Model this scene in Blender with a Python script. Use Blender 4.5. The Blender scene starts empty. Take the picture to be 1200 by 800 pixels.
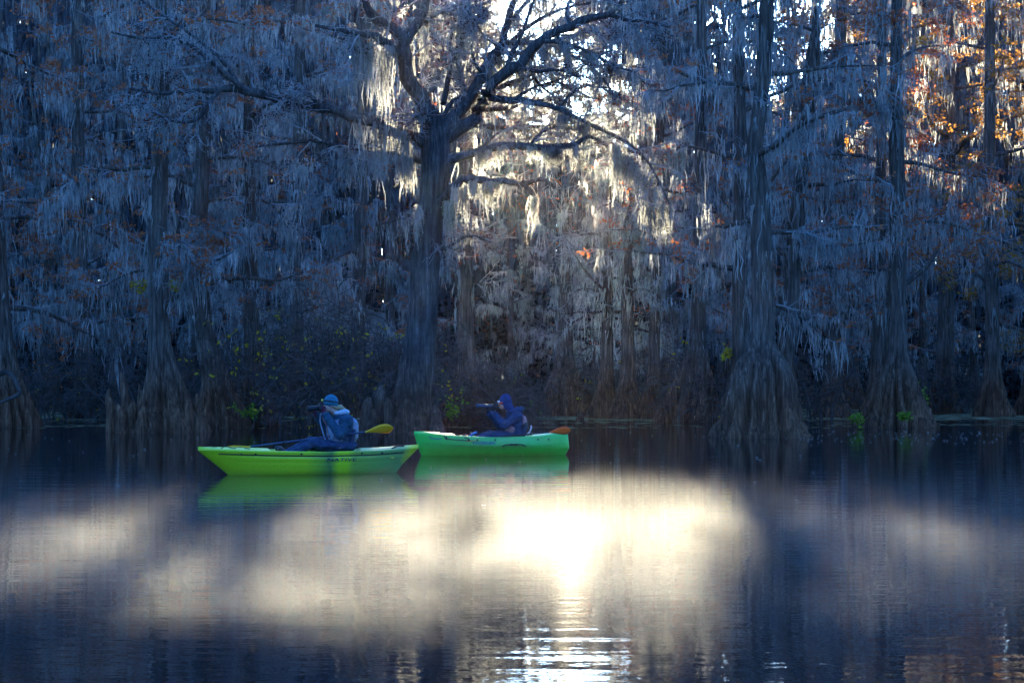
import bpy, bmesh, math
import numpy as np
from mathutils import Vector, Matrix

# ------------------------------------------------------------------ camera, sky, sun, exposure
sc = bpy.context.scene
COL = sc.collection
F, HZ, CAMH = 2200.0, 440.0, 1.6          # focal length and horizon row in photo pixels (1200 x 800), eye height in m

cam_d = bpy.data.cameras.new('camera')
cam = bpy.data.objects.new('camera', cam_d); COL.objects.link(cam)
cam.location = (0, 0, CAMH); cam.rotation_euler = (math.radians(90), 0, 0)
cam_d.sensor_width = 36; cam_d.lens = F/1200*36
cam_d.shift_y = (HZ-400)/1200
cam_d.clip_start = 0.1; cam_d.clip_end = 3000
sc.camera = cam

SUNX, SUNZ = 0.032, 0.190                # slope of the light: it comes from straight ahead, low, a little right
sun_dir = Vector((SUNX, 1, SUNZ)).normalized()
elev = math.asin(sun_dir.z); azim = math.atan2(sun_dir.x, sun_dir.y)

w = bpy.data.worlds.new('World'); sc.world = w; w.use_nodes = True
nt = w.node_tree; nt.nodes.clear()
sky = nt.nodes.new('ShaderNodeTexSky'); sky.sky_type = 'NISHITA'; sky.sun_disc = False
sky.sun_elevation = elev; sky.sun_rotation = azim
sky.air_density = 1.0; sky.dust_density = 2.0; sky.ozone_density = 6.0
tint = nt.nodes.new('ShaderNodeMix'); tint.data_type = 'RGBA'; tint.blend_type = 'MULTIPLY'
tint.inputs['Factor'].default_value = 1.0
tint.inputs['B'].default_value = (0.57, 0.85, 1.15, 1)
bg = nt.nodes.new('ShaderNodeBackground'); bg.inputs['Strength'].default_value = 0.078
out = nt.nodes.new('ShaderNodeOutputWorld')
nt.links.new(sky.outputs[0], tint.inputs['A']); nt.links.new(tint.outputs['Result'], bg.inputs[0])
nt.links.new(bg.outputs[0], out.inputs[0])

sun_d = bpy.data.lights.new('sun', 'SUN'); sun_d.energy = 5.0; sun_d.angle = math.radians(0.53)
sun_d.color = (1.0, 0.86, 0.58)
sun = bpy.data.objects.new('sun', sun_d); COL.objects.link(sun)
sun.rotation_euler = sun_dir.to_track_quat('Z', 'Y').to_euler(); sun.location = (2, 40, 40)

sc.view_settings.view_transform = 'Standard'; sc.view_settings.look = 'None'
sc.view_settings.exposure = 3.4; sc.view_settings.gamma = 1.0
sc.render.engine = 'CYCLES'
cy = sc.cycles
cy.use_denoising = True
try: cy.denoiser = 'OPENIMAGEDENOISE'
except Exception: pass
cy.max_bounces = 6; cy.diffuse_bounces = 2; cy.glossy_bounces = 3; cy.transmission_bounces = 4
cy.volume_bounces = 0; cy.transparent_max_bounces = 6
cy.volume_step_rate = 1.0; cy.volume_max_steps = 96
cy.sample_clamp_indirect = 4.0
cy.caustics_reflective = False; cy.caustics_refractive = False

# ------------------------------------------------------------------ helpers
def P(px, py, D):
    """photo pixel at distance D (m) -> world point"""
    return np.array(((px-600)/F*D, D, CAMH+(HZ-py)/F*D))
def depth(ybase): return F*CAMH/(ybase-HZ)

def empty(name, loc, label=None, cat=None, group=None, rz=0.0):
    o = bpy.data.objects.new(name, None); COL.objects.link(o)
    o.location = tuple(float(v) for v in loc); o.rotation_euler = (0, 0, rz); o.empty_display_size = 0.3
    tag(o, label, cat, group); return o
def tag(o, label=None, cat=None, group=None, kind=None):
    if label: o['label'] = label
    if cat: o['category'] = cat
    if group: o['group'] = group
    if kind: o['kind'] = kind
    return o

def mesh_np(name, V, Fc, smooth=False):
    """V (n,3), Fc (m,3|4) int, or a list of such arrays"""
    V = np.asarray(V, dtype=np.float32)
    if not isinstance(Fc, list): Fc = [Fc]
    me = bpy.data.meshes.new(name)
    me.vertices.add(len(V)); me.vertices.foreach_set('co', V.ravel())
    loops = np.concatenate([f.ravel() for f in Fc]).astype(np.int32)
    tot = np.concatenate([np.full(len(f), f.shape[1], dtype=np.int32) for f in Fc])
    start = np.concatenate(([0], np.cumsum(tot)[:-1])).astype(np.int32)
    me.loops.add(len(loops)); me.loops.foreach_set('vertex_index', loops)
    me.polygons.add(len(tot)); me.polygons.foreach_set('loop_start', start); me.polygons.foreach_set('loop_total', tot)
    if smooth: me.polygons.foreach_set('use_smooth', np.ones(len(tot), dtype=bool))
    me.update(calc_edges=True)
    return me

class Acc:
    """collects vertex / face arrays into one mesh"""
    def __init__(s): s.V = []; s.Q = []; s.T = []; s.n = 0
    def add(s, V, Fc):
        V = np.asarray(V, dtype=float).reshape(-1, 3); Fc = np.asarray(Fc, dtype=np.int64)
        if len(Fc): (s.Q if Fc.shape[1] == 4 else s.T).append(Fc+s.n)
        s.V.append(V); s.n += len(V)
    def build(s, name, mat, parent=None, smooth=False, kind=None, local=False):
        V = np.concatenate(s.V)
        if parent is not None and not local: V = V-np.array(parent.location)
        fs = []
        if s.Q: fs.append(np.concatenate(s.Q))
        if s.T: fs.append(np.concatenate(s.T))
        me = mesh_np(name, V, fs, smooth)
        return link(name, me, mat, parent, kind)
def link(name, me, mat, parent=None, kind=None):
    o = bpy.data.objects.new(name, me); COL.objects.link(o)
    if mat is not None: me.materials.append(mat)
    if parent is not None: o.parent = parent
    if kind: o['kind'] = kind
    return o

def norm(v): return v/np.maximum(np.linalg.norm(v, axis=-1, keepdims=True), 1e-9)

def frames(Pl):
    T = np.gradient(Pl, axis=1); T = norm(T)
    ref = np.where(np.abs(T[..., 2:3]) > 0.9, np.array([1.0, 0, 0]), np.array([0, 0, 1.0]))
    A = norm(np.cross(T, ref)); B = np.cross(T, A)
    return A, B
def tubes(Pl, R, k=4):
    """Pl (N,S,3) polylines, R (N,S) radii -> verts, quads"""
    N, S, _ = Pl.shape
    A, B = frames(Pl)
    th = np.arange(k)*2*math.pi/k
    V = Pl[:, :, None, :] + R[:, :, None, None]*(A[:, :, None, :]*np.cos(th)[None, None, :, None]+B[:, :, None, :]*np.sin(th)[None, None, :, None])
    idx = np.arange(N*S*k).reshape(N, S, k)
    a = idx[:, :-1, :]; b = np.roll(a, -1, axis=2); d = idx[:, 1:, :]; c = np.roll(d, -1, axis=2)
    return V.reshape(-1, 3), np.stack([a, b, c, d], -1).reshape(-1, 4)

def grow(st, di, L, nseg, wig, grav, rng):
    N = len(st); out = np.zeros((N, nseg+1, 3)); out[:, 0] = st; d = norm(di)
    for i in range(nseg):
        d = norm(d+rng.normal(0, wig, (N, 3))+np.array([0, 0, -1.0])*np.asarray(grav).reshape(-1, 1))
        out[:, i+1] = out[:, i]+d*(np.asarray(L).reshape(-1, 1)/nseg)
    return out
def along(Pl, idx, t):
    S = Pl.shape[1]-1; f = np.clip(t*S, 0, S-1e-6); i = f.astype(int); u = (f-i)[:, None]
    a = Pl[idx, i]; b = Pl[idx, i+1]
    return a+(b-a)*u, norm(b-a)
def spawn(Pl, n, t0, t1, a0, a1, rng):
    N = len(Pl); idx = np.repeat(np.arange(N), n); t = rng.uniform(t0, t1, N*n)
    p, tg = along(Pl, idx, t)
    r = norm(np.cross(tg, rng.normal(0, 1, (N*n, 3))))
    ang = rng.uniform(a0, a1, N*n)[:, None]
    return idx, t, p, tg*np.cos(ang)+r*np.sin(ang)
def taper(N, S, r0, r1): return np.asarray(r0).reshape(-1, 1)*np.ones((N, 1))*(1-np.linspace(0, 1, S)[None])+np.asarray(r1).reshape(-1, 1)*np.linspace(0, 1, S)[None]

def catmull(pts, n):
    pts = np.asarray(pts, float); m = len(pts)
    ext = np.vstack([2*pts[0]-pts[1], pts, 2*pts[-1]-pts[-2]])
    u = np.linspace(0, m-1-1e-6, n); i = u.astype(int); t = (u-i)[:, None]
    p0, p1, p2, p3 = ext[i], ext[i+1], ext[i+2], ext[i+3]
    return 0.5*(2*p1+(p2-p0)*t+(2*p0-5*p1+4*p2-p3)*t**2+(3*p1-p0-3*p2+p3)*t**3)

# ------------------------------------------------------------------ materials
def newmat(name):
    m = bpy.data.materials.new(name); m.use_nodes = True
    n = m.node_tree; n.nodes.clear()
    o = n.nodes.new('ShaderNodeOutputMaterial'); return m, n, o
def noise(n, scale, detail=4, vec=None, rough=0.55):
    t = n.nodes.new('ShaderNodeTexNoise'); t.inputs['Scale'].default_value = scale; t.inputs['Detail'].default_value = detail
    t.inputs['Roughness'].default_value = rough
    if vec is not None: n.links.new(vec, t.inputs['Vector'])
    return t
def coords(n, scale=(1, 1, 1), which='Object'):
    tc = n.nodes.new('ShaderNodeTexCoord'); mp = n.nodes.new('ShaderNodeMapping'); mp.inputs['Scale'].default_value = scale
    n.links.new(tc.outputs[which], mp.inputs['Vector']); return mp.outputs[0]
def ramp(n, fac, stops, interp='LINEAR'):
    r = n.nodes.new('ShaderNodeValToRGB'); r.color_ramp.interpolation = interp
    e = r.color_ramp.elements
    while len(e) < len(stops): e.new(0.5)
    for i, (p, c) in enumerate(stops):
        e[i].position = p; e[i].color = tuple(c)+(1,) if len(c) == 3 else c
    n.links.new(fac, r.inputs[0]); return r
def surf(name, c1, c2=None, rough=0.7, scale=6, stretch=(1, 1, 1), bump=0.0, bscale=30, spec=0.3, metal=0.0, dist=0.02):
    m, n, o = newmat(name)
    b = n.nodes.new('ShaderNodeBsdfPrincipled'); b.inputs['Roughness'].default_value = rough
    b.inputs['Specular IOR Level'].default_value = spec; b.inputs['Metallic'].default_value = metal
    v = coords(n, stretch)
    t = noise(n, scale, 5, v)
    r = ramp(n, t.outputs[0], [(0.3, c1), (0.7, c2 or c1)]); n.links.new(r.outputs[0], b.inputs['Base Color'])
    if bump:
        t2 = noise(n, bscale, 4, v); bp = n.nodes.new('ShaderNodeBump'); bp.inputs['Strength'].default_value = bump; bp.inputs['Distance'].default_value = dist
        n.links.new(t2.outputs[0], bp.inputs['Height']); n.links.new(bp.outputs[0], b.inputs['Normal'])
    n.links.new(b.outputs[0], o.inputs[0]); return m
def leafy(name, c1, c2, trans=0.5, scale=0.8, tcol=None):
    """thin leaf or moss: diffuse plus light coming through"""
    m, n, o = newmat(name)
    v = coords(n, (1, 1, 0.6)); t = noise(n, scale, 5, v, 0.7)
    r = ramp(n, t.outputs[0], [(0.32, c1), (0.68, c2)])
    d = n.nodes.new('ShaderNodeBsdfDiffuse'); tr = n.nodes.new('ShaderNodeBsdfTranslucent'); mx = n.nodes.new('ShaderNodeMixShader')
    mx.inputs[0].default_value = trans
    n.links.new(r.outputs[0], d.inputs[0]); n.links.new(r.outputs[0], tr.inputs[0])
    n.links.new(d.outputs[0], mx.inputs[1]); n.links.new(tr.outputs[0], mx.inputs[2]); n.links.new(mx.outputs[0], o.inputs[0])
    return m

def bark_mat(name, c1, c2, c3):
    m, n, o = newmat(name)
    b = n.nodes.new('ShaderNodeBsdfPrincipled'); b.inputs['Roughness'].default_value = 0.9; b.inputs['Specular IOR Level'].default_value = 0.15
    v = coords(n, (9, 9, 0.7)); t = noise(n, 1.6, 6, v, 0.65)
    v2 = coords(n, (1, 1, 1)); t2 = noise(n, 1.3, 4, v2)
    r = ramp(n, t.outputs[0], [(0.3, c1), (0.55, c2), (0.75, c3)])
    r2 = ramp(n, t2.outputs[0], [(0.35, (0.6, 0.6, 0.62)), (0.7, (1.15, 1.12, 1.1))])
    mx = n.nodes.new('ShaderNodeMix'); mx.data_type = 'RGBA'; mx.blend_type = 'MULTIPLY'; mx.inputs['Factor'].default_value = 1
    n.links.new(r.outputs[0], mx.inputs['A']); n.links.new(r2.outputs[0], mx.inputs['B'])
    tc = n.nodes.new('ShaderNodeTexCoord'); sp = n.nodes.new('ShaderNodeSeparateXYZ'); n.links.new(tc.outputs['Object'], sp.inputs[0])
    zz = n.nodes.new('ShaderNodeMath'); zz.operation = 'MULTIPLY_ADD'; zz.inputs[1].default_value = 1.2; n.links.new(t2.outputs[0], zz.inputs[0]); n.links.new(sp.outputs[2], zz.inputs[2])
    mr = n.nodes.new('ShaderNodeMapRange'); mr.inputs['From Min'].default_value = 3.2; mr.inputs['From Max'].default_value = 1.4; n.links.new(zz.outputs[0], mr.inputs[0])
    st = n.nodes.new('ShaderNodeMix'); st.data_type = 'RGBA'; st.blend_type = 'MULTIPLY'; n.links.new(mr.outputs[0], st.inputs['Factor']); n.links.new(mx.outputs['Result'], st.inputs['A']); st.inputs['B'].default_value = (1.25, .78, .55, 1)
    n.links.new(st.outputs['Result'], b.inputs['Base Color'])
    bp = n.nodes.new('ShaderNodeBump'); bp.inputs['Strength'].default_value = 0.9; bp.inputs['Distance'].default_value = 0.06
    n.links.new(t.outputs[0], bp.inputs['Height']); n.links.new(bp.outputs[0], b.inputs['Normal'])
    n.links.new(b.outputs[0], o.inputs[0]); return m

M = {}
M['bark'] = bark_mat('cypress_bark', (0.030, 0.023, 0.019), (0.15, 0.118, 0.095), (0.36, 0.30, 0.25))
M['bark2'] = bark_mat('oak_bark', (0.025, 0.022, 0.021), (0.10, 0.09, 0.085), (0.25, 0.23, 0.22))
M['twig'] = surf('lichen_twig', (0.14, 0.13, 0.13), (0.42, 0.41, 0.40), 0.9, 2.0, spec=0.1)
M['dead'] = surf('bush_twig', (0.03, 0.025, 0.022), (0.15, 0.13, 0.12), 0.9, 2.0, spec=0.1)
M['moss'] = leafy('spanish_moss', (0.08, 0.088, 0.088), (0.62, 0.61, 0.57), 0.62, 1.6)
M['moss_shaded'] = leafy('shaded_far_moss', (0.018, 0.02, 0.024), (0.20, 0.205, 0.21), 0.4, 0.5)  # same moss with a darker colour, shade of the deep wood painted in
M['rust'] = leafy('rust_needles', (0.34, 0.09, 0.045), (0.58, 0.20, 0.08), 0.45, 0.7)
M['bud'] = leafy('dry_bud', (0.05, 0.02, 0.02), (0.13, 0.05, 0.04), 0.3, 2)
M['gold'] = leafy('gold_needles', (0.30, 0.11, 0.02), (0.55, 0.28, 0.06), 0.55, 0.7)
M['yellow'] = leafy('yellow_leaf', (0.45, 0.30, 0.02), (0.65, 0.48, 0.05), 0.4, 3)
M['green'] = leafy('green_leaf', (0.10, 0.20, 0.02), (0.28, 0.36, 0.05), 0.4, 3)

# ------------------------------------------------------------------ water, ground
def water_mat():
    m, n, o = newmat('swamp_water')
    b = n.nodes.new('ShaderNodeBsdfPrincipled')
    b.inputs['Base Color'].default_value = (0.006, 0.008, 0.010, 1); b.inputs['Roughness'].default_value = 0.02
    b.inputs['IOR'].default_value = 1.33
    v = coords(n, (5.0, 8.0, 1)); a = noise(n, 1.0, 3, v, 0.5)
    v2 = coords(n, (0.55, 2.6, 1)); c = noise(n, 1.0, 2, v2, 0.45); c.inputs['Distortion'].default_value = 0.4
    v3 = coords(n, (0.10, 0.16, 1)); patch = noise(n, 1.0, 2, v3)
    pr = ramp(n, patch.outputs[0], [(0.35, (0.25,)*3), (0.65, (0.75,)*3)])
    mul = n.nodes.new('ShaderNodeMath'); mul.operation = 'MULTIPLY'; n.links.new(a.outputs[0], mul.inputs[0]); n.links.new(pr.outputs[0], mul.inputs[1])
    ad = n.nodes.new('ShaderNodeMath'); ad.operation = 'MULTIPLY_ADD'; ad.inputs[1].default_value = 2.2
    n.links.new(c.outputs[0], ad.inputs[0]); n.links.new(mul.outputs[0], ad.inputs[2])
    bp = n.nodes.new('ShaderNodeBump'); bp.inputs['Strength'].default_value = 1.0; bp.inputs['Distance'].default_value = 0.0024
    n.links.new(ad.outputs[0], bp.inputs['Height']); n.links.new(bp.outputs[0], b.inputs['Normal'])
    n.links.new(b.outputs[0], o.inputs[0]); return m
def sheet(name, x0, x1, y0, y1, z, mat, nx=2, ny=2, zf=None):
    X, Y = np.meshgrid(np.linspace(x0, x1, nx), np.linspace(y0, y1, ny))
    Z = np.full_like(X, z) if zf is None else zf(X, Y)
    V = np.stack([X, Y, Z], -1).reshape(-1, 3); i = np.arange(nx*ny).reshape(ny, nx)
    Q = np.stack([i[:-1, :-1], i[:-1, 1:], i[1:, 1:], i[1:, :-1]], -1).reshape(-1, 4)
    o = link(name, mesh_np(name, V, Q, True), mat); o['kind'] = 'structure'; return o
sheet('water', -900, 900, -300, 1500, 0.0, water_mat())
def bedz(X, Y):
    t = np.clip((Y-92)/10, 0, 1); return -0.9+1.15*t*t*(3-2*t)+0.05*np.sin(X*0.9)*np.sin(Y*0.7)
sheet('swamp_floor', -900, 900, -300, 1500, 0, surf('mud', (0.02, 0.016, 0.012), (0.06, 0.045, 0.03), 0.95, 0.5), 61, 181, bedz)

# ------------------------------------------------------------------ moss, leaves
def moss(acc, anchors, lengths, rng, strands=5, width=0.022, spread=0.10, S=5, fuzz=0, sway=0.08):
    N = len(anchors)
    if N == 0: return
    Mn = N*strands
    base = np.repeat(anchors, strands, 0)+rng.normal(0, 1, (Mn, 3))*np.array([spread, spread, 0.02])
    L = np.repeat(lengths, strands)*rng.uniform(0.3, 1.0, Mn)**1.2
    s = np.linspace(0, 1, S)
    walk = np.cumsum(rng.normal(0, 1, (Mn, S, 2)), 1); walk -= walk[:, :1]
    C = np.repeat(base[:, None, :], S, 1)
    C[:, :, :2] += walk*(sway*L[:, None, None]*0.5)
    C[:, :, 2] -= L[:, None]*s[None]
    prof = np.interp(s, [0, 0.15, 0.45, 0.8, 1], [0.55, 1.0, 0.9, 0.55, 0.06])
    W = width*prof[None]*rng.uniform(0.45, 1.55, (Mn, S))*rng.uniform(0.6, 1.5, (Mn, 1))
    th = rng.uniform(0, 2*math.pi, Mn)[:, None]+np.cumsum(rng.normal(0, 0.5, (Mn, S)), 1)
    H = np.stack([np.cos(th), np.sin(th), np.zeros_like(th)], -1)
    V = np.stack([C-H*W[..., None], C+H*W[..., None]], 2)
    i = np.arange(Mn*S*2).reshape(Mn, S, 2)
    Q = np.stack([i[:, :-1, 0], i[:, :-1, 1], i[:, 1:, 1], i[:, 1:, 0]], -1).reshape(-1, 4)
    acc.add(V.reshape(-1, 3), Q)
    if fuzz:
        k = np.repeat(np.arange(Mn), fuzz); t = rng.uniform(0.05, 0.98, len(k))
        p, _ = along(C, k, t)
        a = rng.uniform(0, 2*math.pi, len(k)); r = rng.uniform(0.03, 0.085, len(k))
        tip = p+np.stack([np.cos(a)*r, np.sin(a)*r, -rng.uniform(-0.01, 0.07, len(k))], -1)
        up = p+np.array([0, 0, 0.012]); dn = p-np.array([0, 0, 0.014])
        V = np.stack([up, dn, tip], 1).reshape(-1, 3)
        acc.add(V, np.arange(len(V)).reshape(-1, 3))
def leaves(acc, pts, rng, n=6, spread=0.1, size=0.06, flat=0.4, aspect=0.45):
    N = len(pts)*n
    if N == 0: return
    c = np.repeat(pts, n, 0)+rng.normal(0, 1, (N, 3))*np.array([spread, spread, spread*flat])
    d = norm(rng.normal(0, 1, (N, 3))*np.array([1, 1, 0.5])+np.array([0, 0, -0.25])); q = norm(np.cross(d, rng.normal(0, 1, (N, 3))))
    s = size*rng.uniform(0.5, 1.4, (N, 1))
    V = np.stack([c, c+d*s*0.5+q*s*aspect*0.5, c+d*s, c+d*s*0.5-q*s*aspect*0.5], 1).reshape(-1, 3)
    acc.add(V, np.arange(len(V)).reshape(-1, 4))

# ------------------------------------------------------------------ trees
def trunk_mesh(acc, path, rng, K=36, n=46, flute=0.13, rough=0.03):
    """path rows (x,y,z,r); fluted and flared towards the foot"""
    p = catmull(path, n); C = p[:, :3]; R = np.maximum(p[:, 3], 0.01)
    th = np.arange(K)*2*math.pi/K
    rref = np.median(R)
    amp = np.clip((R/rref-0.9)/1.3, 0, 1)*flute+0.02
    ph = rng.uniform(0, 6.28, 5); f = np.zeros((n, K))
    tw = np.linspace(0, 1, n)[:, None]
    for m_, a_, k_ in ((5, .55, 0), (8, .8, 1), (13, .9, 2), (19, .55, 3)):
        f += a_*np.cos(m_*th[None]+ph[k_]+tw*rng.normal(0, 0.8))
    f = np.where(f > 0, f*0.6, f*0.9)
    wv = 0.5*np.sin(3*th[None]+ph[4])+0.35*np.sin(7*th[None]+ph[2])+0.5*np.sin(tw*7+ph[1])*0.5+rng.normal(0, .05, (n, K))
    f -= 1.1*np.exp(-(np.sin(9*th[None]+ph[0]+wv)/.33)**2)+.6*np.exp(-(np.sin(13*th[None]+ph[3]-wv)/.3)**2)-.55
    RR = R[:, None]*(1+amp[:, None]*f+rng.normal(0, rough, (n, K)))
    T = norm(np.gradient(C, axis=0)); A = norm(np.cross(T, np.array([0, 1.0, 0]))); B = np.cross(A, T)
    V = C[:, None]+RR[..., None]*(A[:, None]*np.cos(th)[None, :, None]+B[:, None]*np.sin(th)[None, :, None])
    i = np.arange(n*K).reshape(n, K); a = i[:-1]; b = np.roll(a, -1, 1); d = i[1:]; c = np.roll(d, -1, 1)
    acc.add(V.reshape(-1, 3), np.stack([a, b, c, d], -1).reshape(-1, 4))
    return C, R
def knee(acc, x, y, h, r, rng):
    z = np.linspace(-0.4, h, 7); s = np.clip((z/h), 0, 1)
    pts = np.stack([x+rng.normal(0, 0.03, 7).cumsum(), y+rng.normal(0, 0.03, 7).cumsum(), z, r*(1.25-0.75*s)], -1)
    pts[-1, 3] = r*0.22
    trunk_mesh(acc, pts, rng, 12, 14, 0.1, 0.04)

def finish_tree(root, limbs, rng, moss_len=(0.5, 1.9), moss_n=0.85, sub=8, twig=5, rust=0.0, twig_len=0.8, sub_len=(0.7, 1.7), fuzz=0,
                strands=5, width=0.018, barkm='bark', foliage='rust', limb_moss=5.0, fork=1, tleaf=0.12, sub_r=0.02, sub_grav=0.10):
    """limbs: list of (S,4) arrays. Builds the branch parts, the twigs, the hanging moss and the leaves."""
    for L in limbs:
        a = Acc(); q = catmull(L, max(9, len(L)*2)); q[:, 3] = np.maximum(q[:, 3], 0.008)
        wob = rng.normal(0, 1, (len(q), 3))*q[:, 3:4]*0.16
        a.add(*tubes((q[:, :3]+wob)[None], (q[:, 3]*rng.uniform(0.9, 1.12, len(q)))[None], 6)); a.build('branch', M[barkm], root, True)
    LP = np.stack([catmull(L, 16) for L in limbs]); LPp = LP[:, :, :3]; LR = LP[:, :, 3]
    length = np.linalg.norm(np.diff(LPp, axis=1), axis=2).sum(1)
    tw = Acc(); mo = Acc(); fo = Acc()
    # side branches
    idx, t, p, d = spawn(LPp, sub, 0.12, 1.0, 0.5, 1.25, rng)
    d = norm(d*np.array([1, 1, 0.75])+np.array([0, 0, 0.08]))
    sl = rng.uniform(*sub_len, len(idx))*np.clip(length[idx]/3.5, 0.35, 1.2)*(1.15-0.45*t)
    SP = grow(p, d, sl, 5, 0.20, sub_grav, rng)
    tw.add(*tubes(SP, taper(len(SP), 6, np.minimum(sub_r*1.2, LR[idx, (t*15).astype(int)]*0.8), 0.005), 4))
    # twigs, twice forked
    i2, t2, p2, d2 = spawn(SP, twig, 0.15, 1.0, 0.4, 1.1, rng)
    TP = grow(p2, d2, rng.uniform(0.35, 1.0, len(i2))*twig_len, 3, 0.30, 0.05, rng)
    tw.add(*tubes(TP, taper(len(TP), 4, 0.012, 0.006), 3))
    i3, t3, p3, d3 = spawn(TP, fork, 0.2, 0.9, 0.4, 1.0, rng)
    UP = grow(p3, d3, rng.uniform(0.2, 0.55, len(i3))*twig_len, 2, 0.25, 0.05, rng)
    tw.add(*tubes(UP, taper(len(UP), 3, 0.0085, 0.005), 3))
    tw.build('twigs', M['twig'], root, False, 'stuff')
    # moss on limbs, side branches and twigs
    if moss_n > 0:
        for PL, ln, n_each, sc_l in ((LPp, length, limb_moss, 1.0), (SP, sl, 3.4, 0.85), (TP, np.full(len(TP), 0.5*twig_len), 0.4, 0.5)):
            cnt = np.maximum(rng.poisson(np.maximum(ln*n_each*moss_n, 0.01)), 0)
            k = np.repeat(np.arange(len(PL)), cnt)
            if len(k) == 0: continue
            tt = rng.uniform(0.05, 1, len(k)); a_, _ = along(PL, k, tt)
            clump = 0.35+0.65*(0.5+0.5*np.sin(a_[:, 0]*2.3+a_[:, 1]*1.7+rng.uniform(0, 6)))
            ln_ = sc_l*(moss_len[0]+(moss_len[1]-moss_len[0])*clump*rng.uniform(0, 1, len(k))**1.5)
            ln_ = np.minimum(ln_, np.maximum(a_[:, 2]-0.35, 0.1))
            moss(mo, a_, ln_, rng, strands, width, 0.09, 5, fuzz)
        if mo.n: mo.build('spanish_moss', M['moss'], root, False, 'stuff')
    if rust > 0:
        k = np.flatnonzero(rng.uniform(0, 1, len(TP)) < rust)
        a_, _ = along(TP, np.repeat(k, 5), rng.uniform(0.2, 1, len(k)*5))
        leaves(fo, a_, rng, 4, 0.11, tleaf, 0.35, 0.6)
        if fo.n: fo.build('foliage', M[foliage], root, False, 'stuff')

def auto_limbs(C, R, rng, n, zmin, zmax, lmin, lmax, up=(0.0, 0.6), avoid=None):
    z = C[:, 2]; out_ = []
    for j in range(n):
        h = zmin+(zmax-zmin)*((j+rng.uniform(0.1, 0.9))/n)
        k = int(np.argmin(np.abs(z-h))); az = j*2.4+rng.uniform(-0.7, 0.7)
        tp = 1-(h-zmin)/(zmax-zmin+0.01)
        L = lmin+(lmax-lmin)*(0.25+0.75*tp)*rng.uniform(0.6, 1.1)
        d = np.array([[math.cos(az), math.sin(az), rng.uniform(*up)]])
        g = grow(C[k:k+1], d, np.array([L]), 7, 0.16, 0.05, rng)[0]
        r0 = min(R[k]*0.5, 0.022*L+0.012)
        out_.append(np.hstack([g, np.linspace(r0, 0.012, 8)[:, None]]))
    return out_

def px_path(rows, D, bow=0.0):
    """pixel rows (px, py, half width px [, depth offset m]) -> (x,y,z,r)"""
    o = []
    for i, rw in enumerate(rows):
        d = D+(rw[3] if len(rw) > 3 else bow*(i/(len(rows)-1)))
        p = P(rw[0], rw[1], d); o.append((*p, rw[2]*d/F))
    return np.array(o)
def trunk_tree(name, label, rows, ybase, seed, nl=14, zmin=3.5, lmin=1.6, lmax=4.2, knees=(), rust=0.12, group='bald cypress trees along the swamp edge',
               top=None, flute=0.17, **kw):
    rng = np.random.default_rng(seed); D = depth(ybase)
    pth = px_path(rows, D)
    foot = pth[0].copy(); foot[2] = -0.9; foot[3] *= 1.12
    pth = np.vstack([foot, pth])
    if top:                                               # carry the stem on above the frame
        last, prev = pth[-1], pth[-2]; dirn = norm((last-prev)[:3])
        tip = np.append(last[:3]+np.array([dirn[0]*0.3, 0, 1.0])*top, 0.03)
        mid = (last+tip)/2; mid[3] = last[3]*0.6; pth = np.vstack([pth, mid, tip])
    root = empty(name, (pth[0, 0], pth[0, 1], 0), label, 'tree', group)
    a = Acc(); C, R = trunk_mesh(a, pth, rng, 80 if ybase > 495 else 60, 50, flute); a.build('trunk', M['bark'], root, True)
    for (kx, kh, kr, kd) in knees:
        b = Acc(); kp = P(kx, ybase, D); knee(b, kp[0], D+kd, kh, kr, rng); b.build('knee', M['bark'], root, True)
    lm = auto_limbs(C, R, rng, nl, zmin, C[-1, 2]-0.5, lmin, lmax)
    n_ = int(70*kw.get('moss_n', 1.0)); hh = rng.uniform(3.2, C[-1, 2], n_); kk = np.array([np.argmin(np.abs(C[:, 2]-h_)) for h_ in hh]); aa = rng.uniform(0, 6.283, n_)
    tm_ = Acc(); moss(tm_, C[kk]+np.stack([np.cos(aa), np.sin(aa), aa*0], -1)*(R[kk][:, None]+.03), rng.uniform(.3, 1.6, n_), rng, 4, .022, .06, 5)
    tm_.build('trunk_moss', M['moss'], root, False, 'stuff')
    kw.setdefault('twig', 5 if ybase > 492 else 4)
    finish_tree(root, lm, rng, rust=rust, **kw)
    return root

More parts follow.
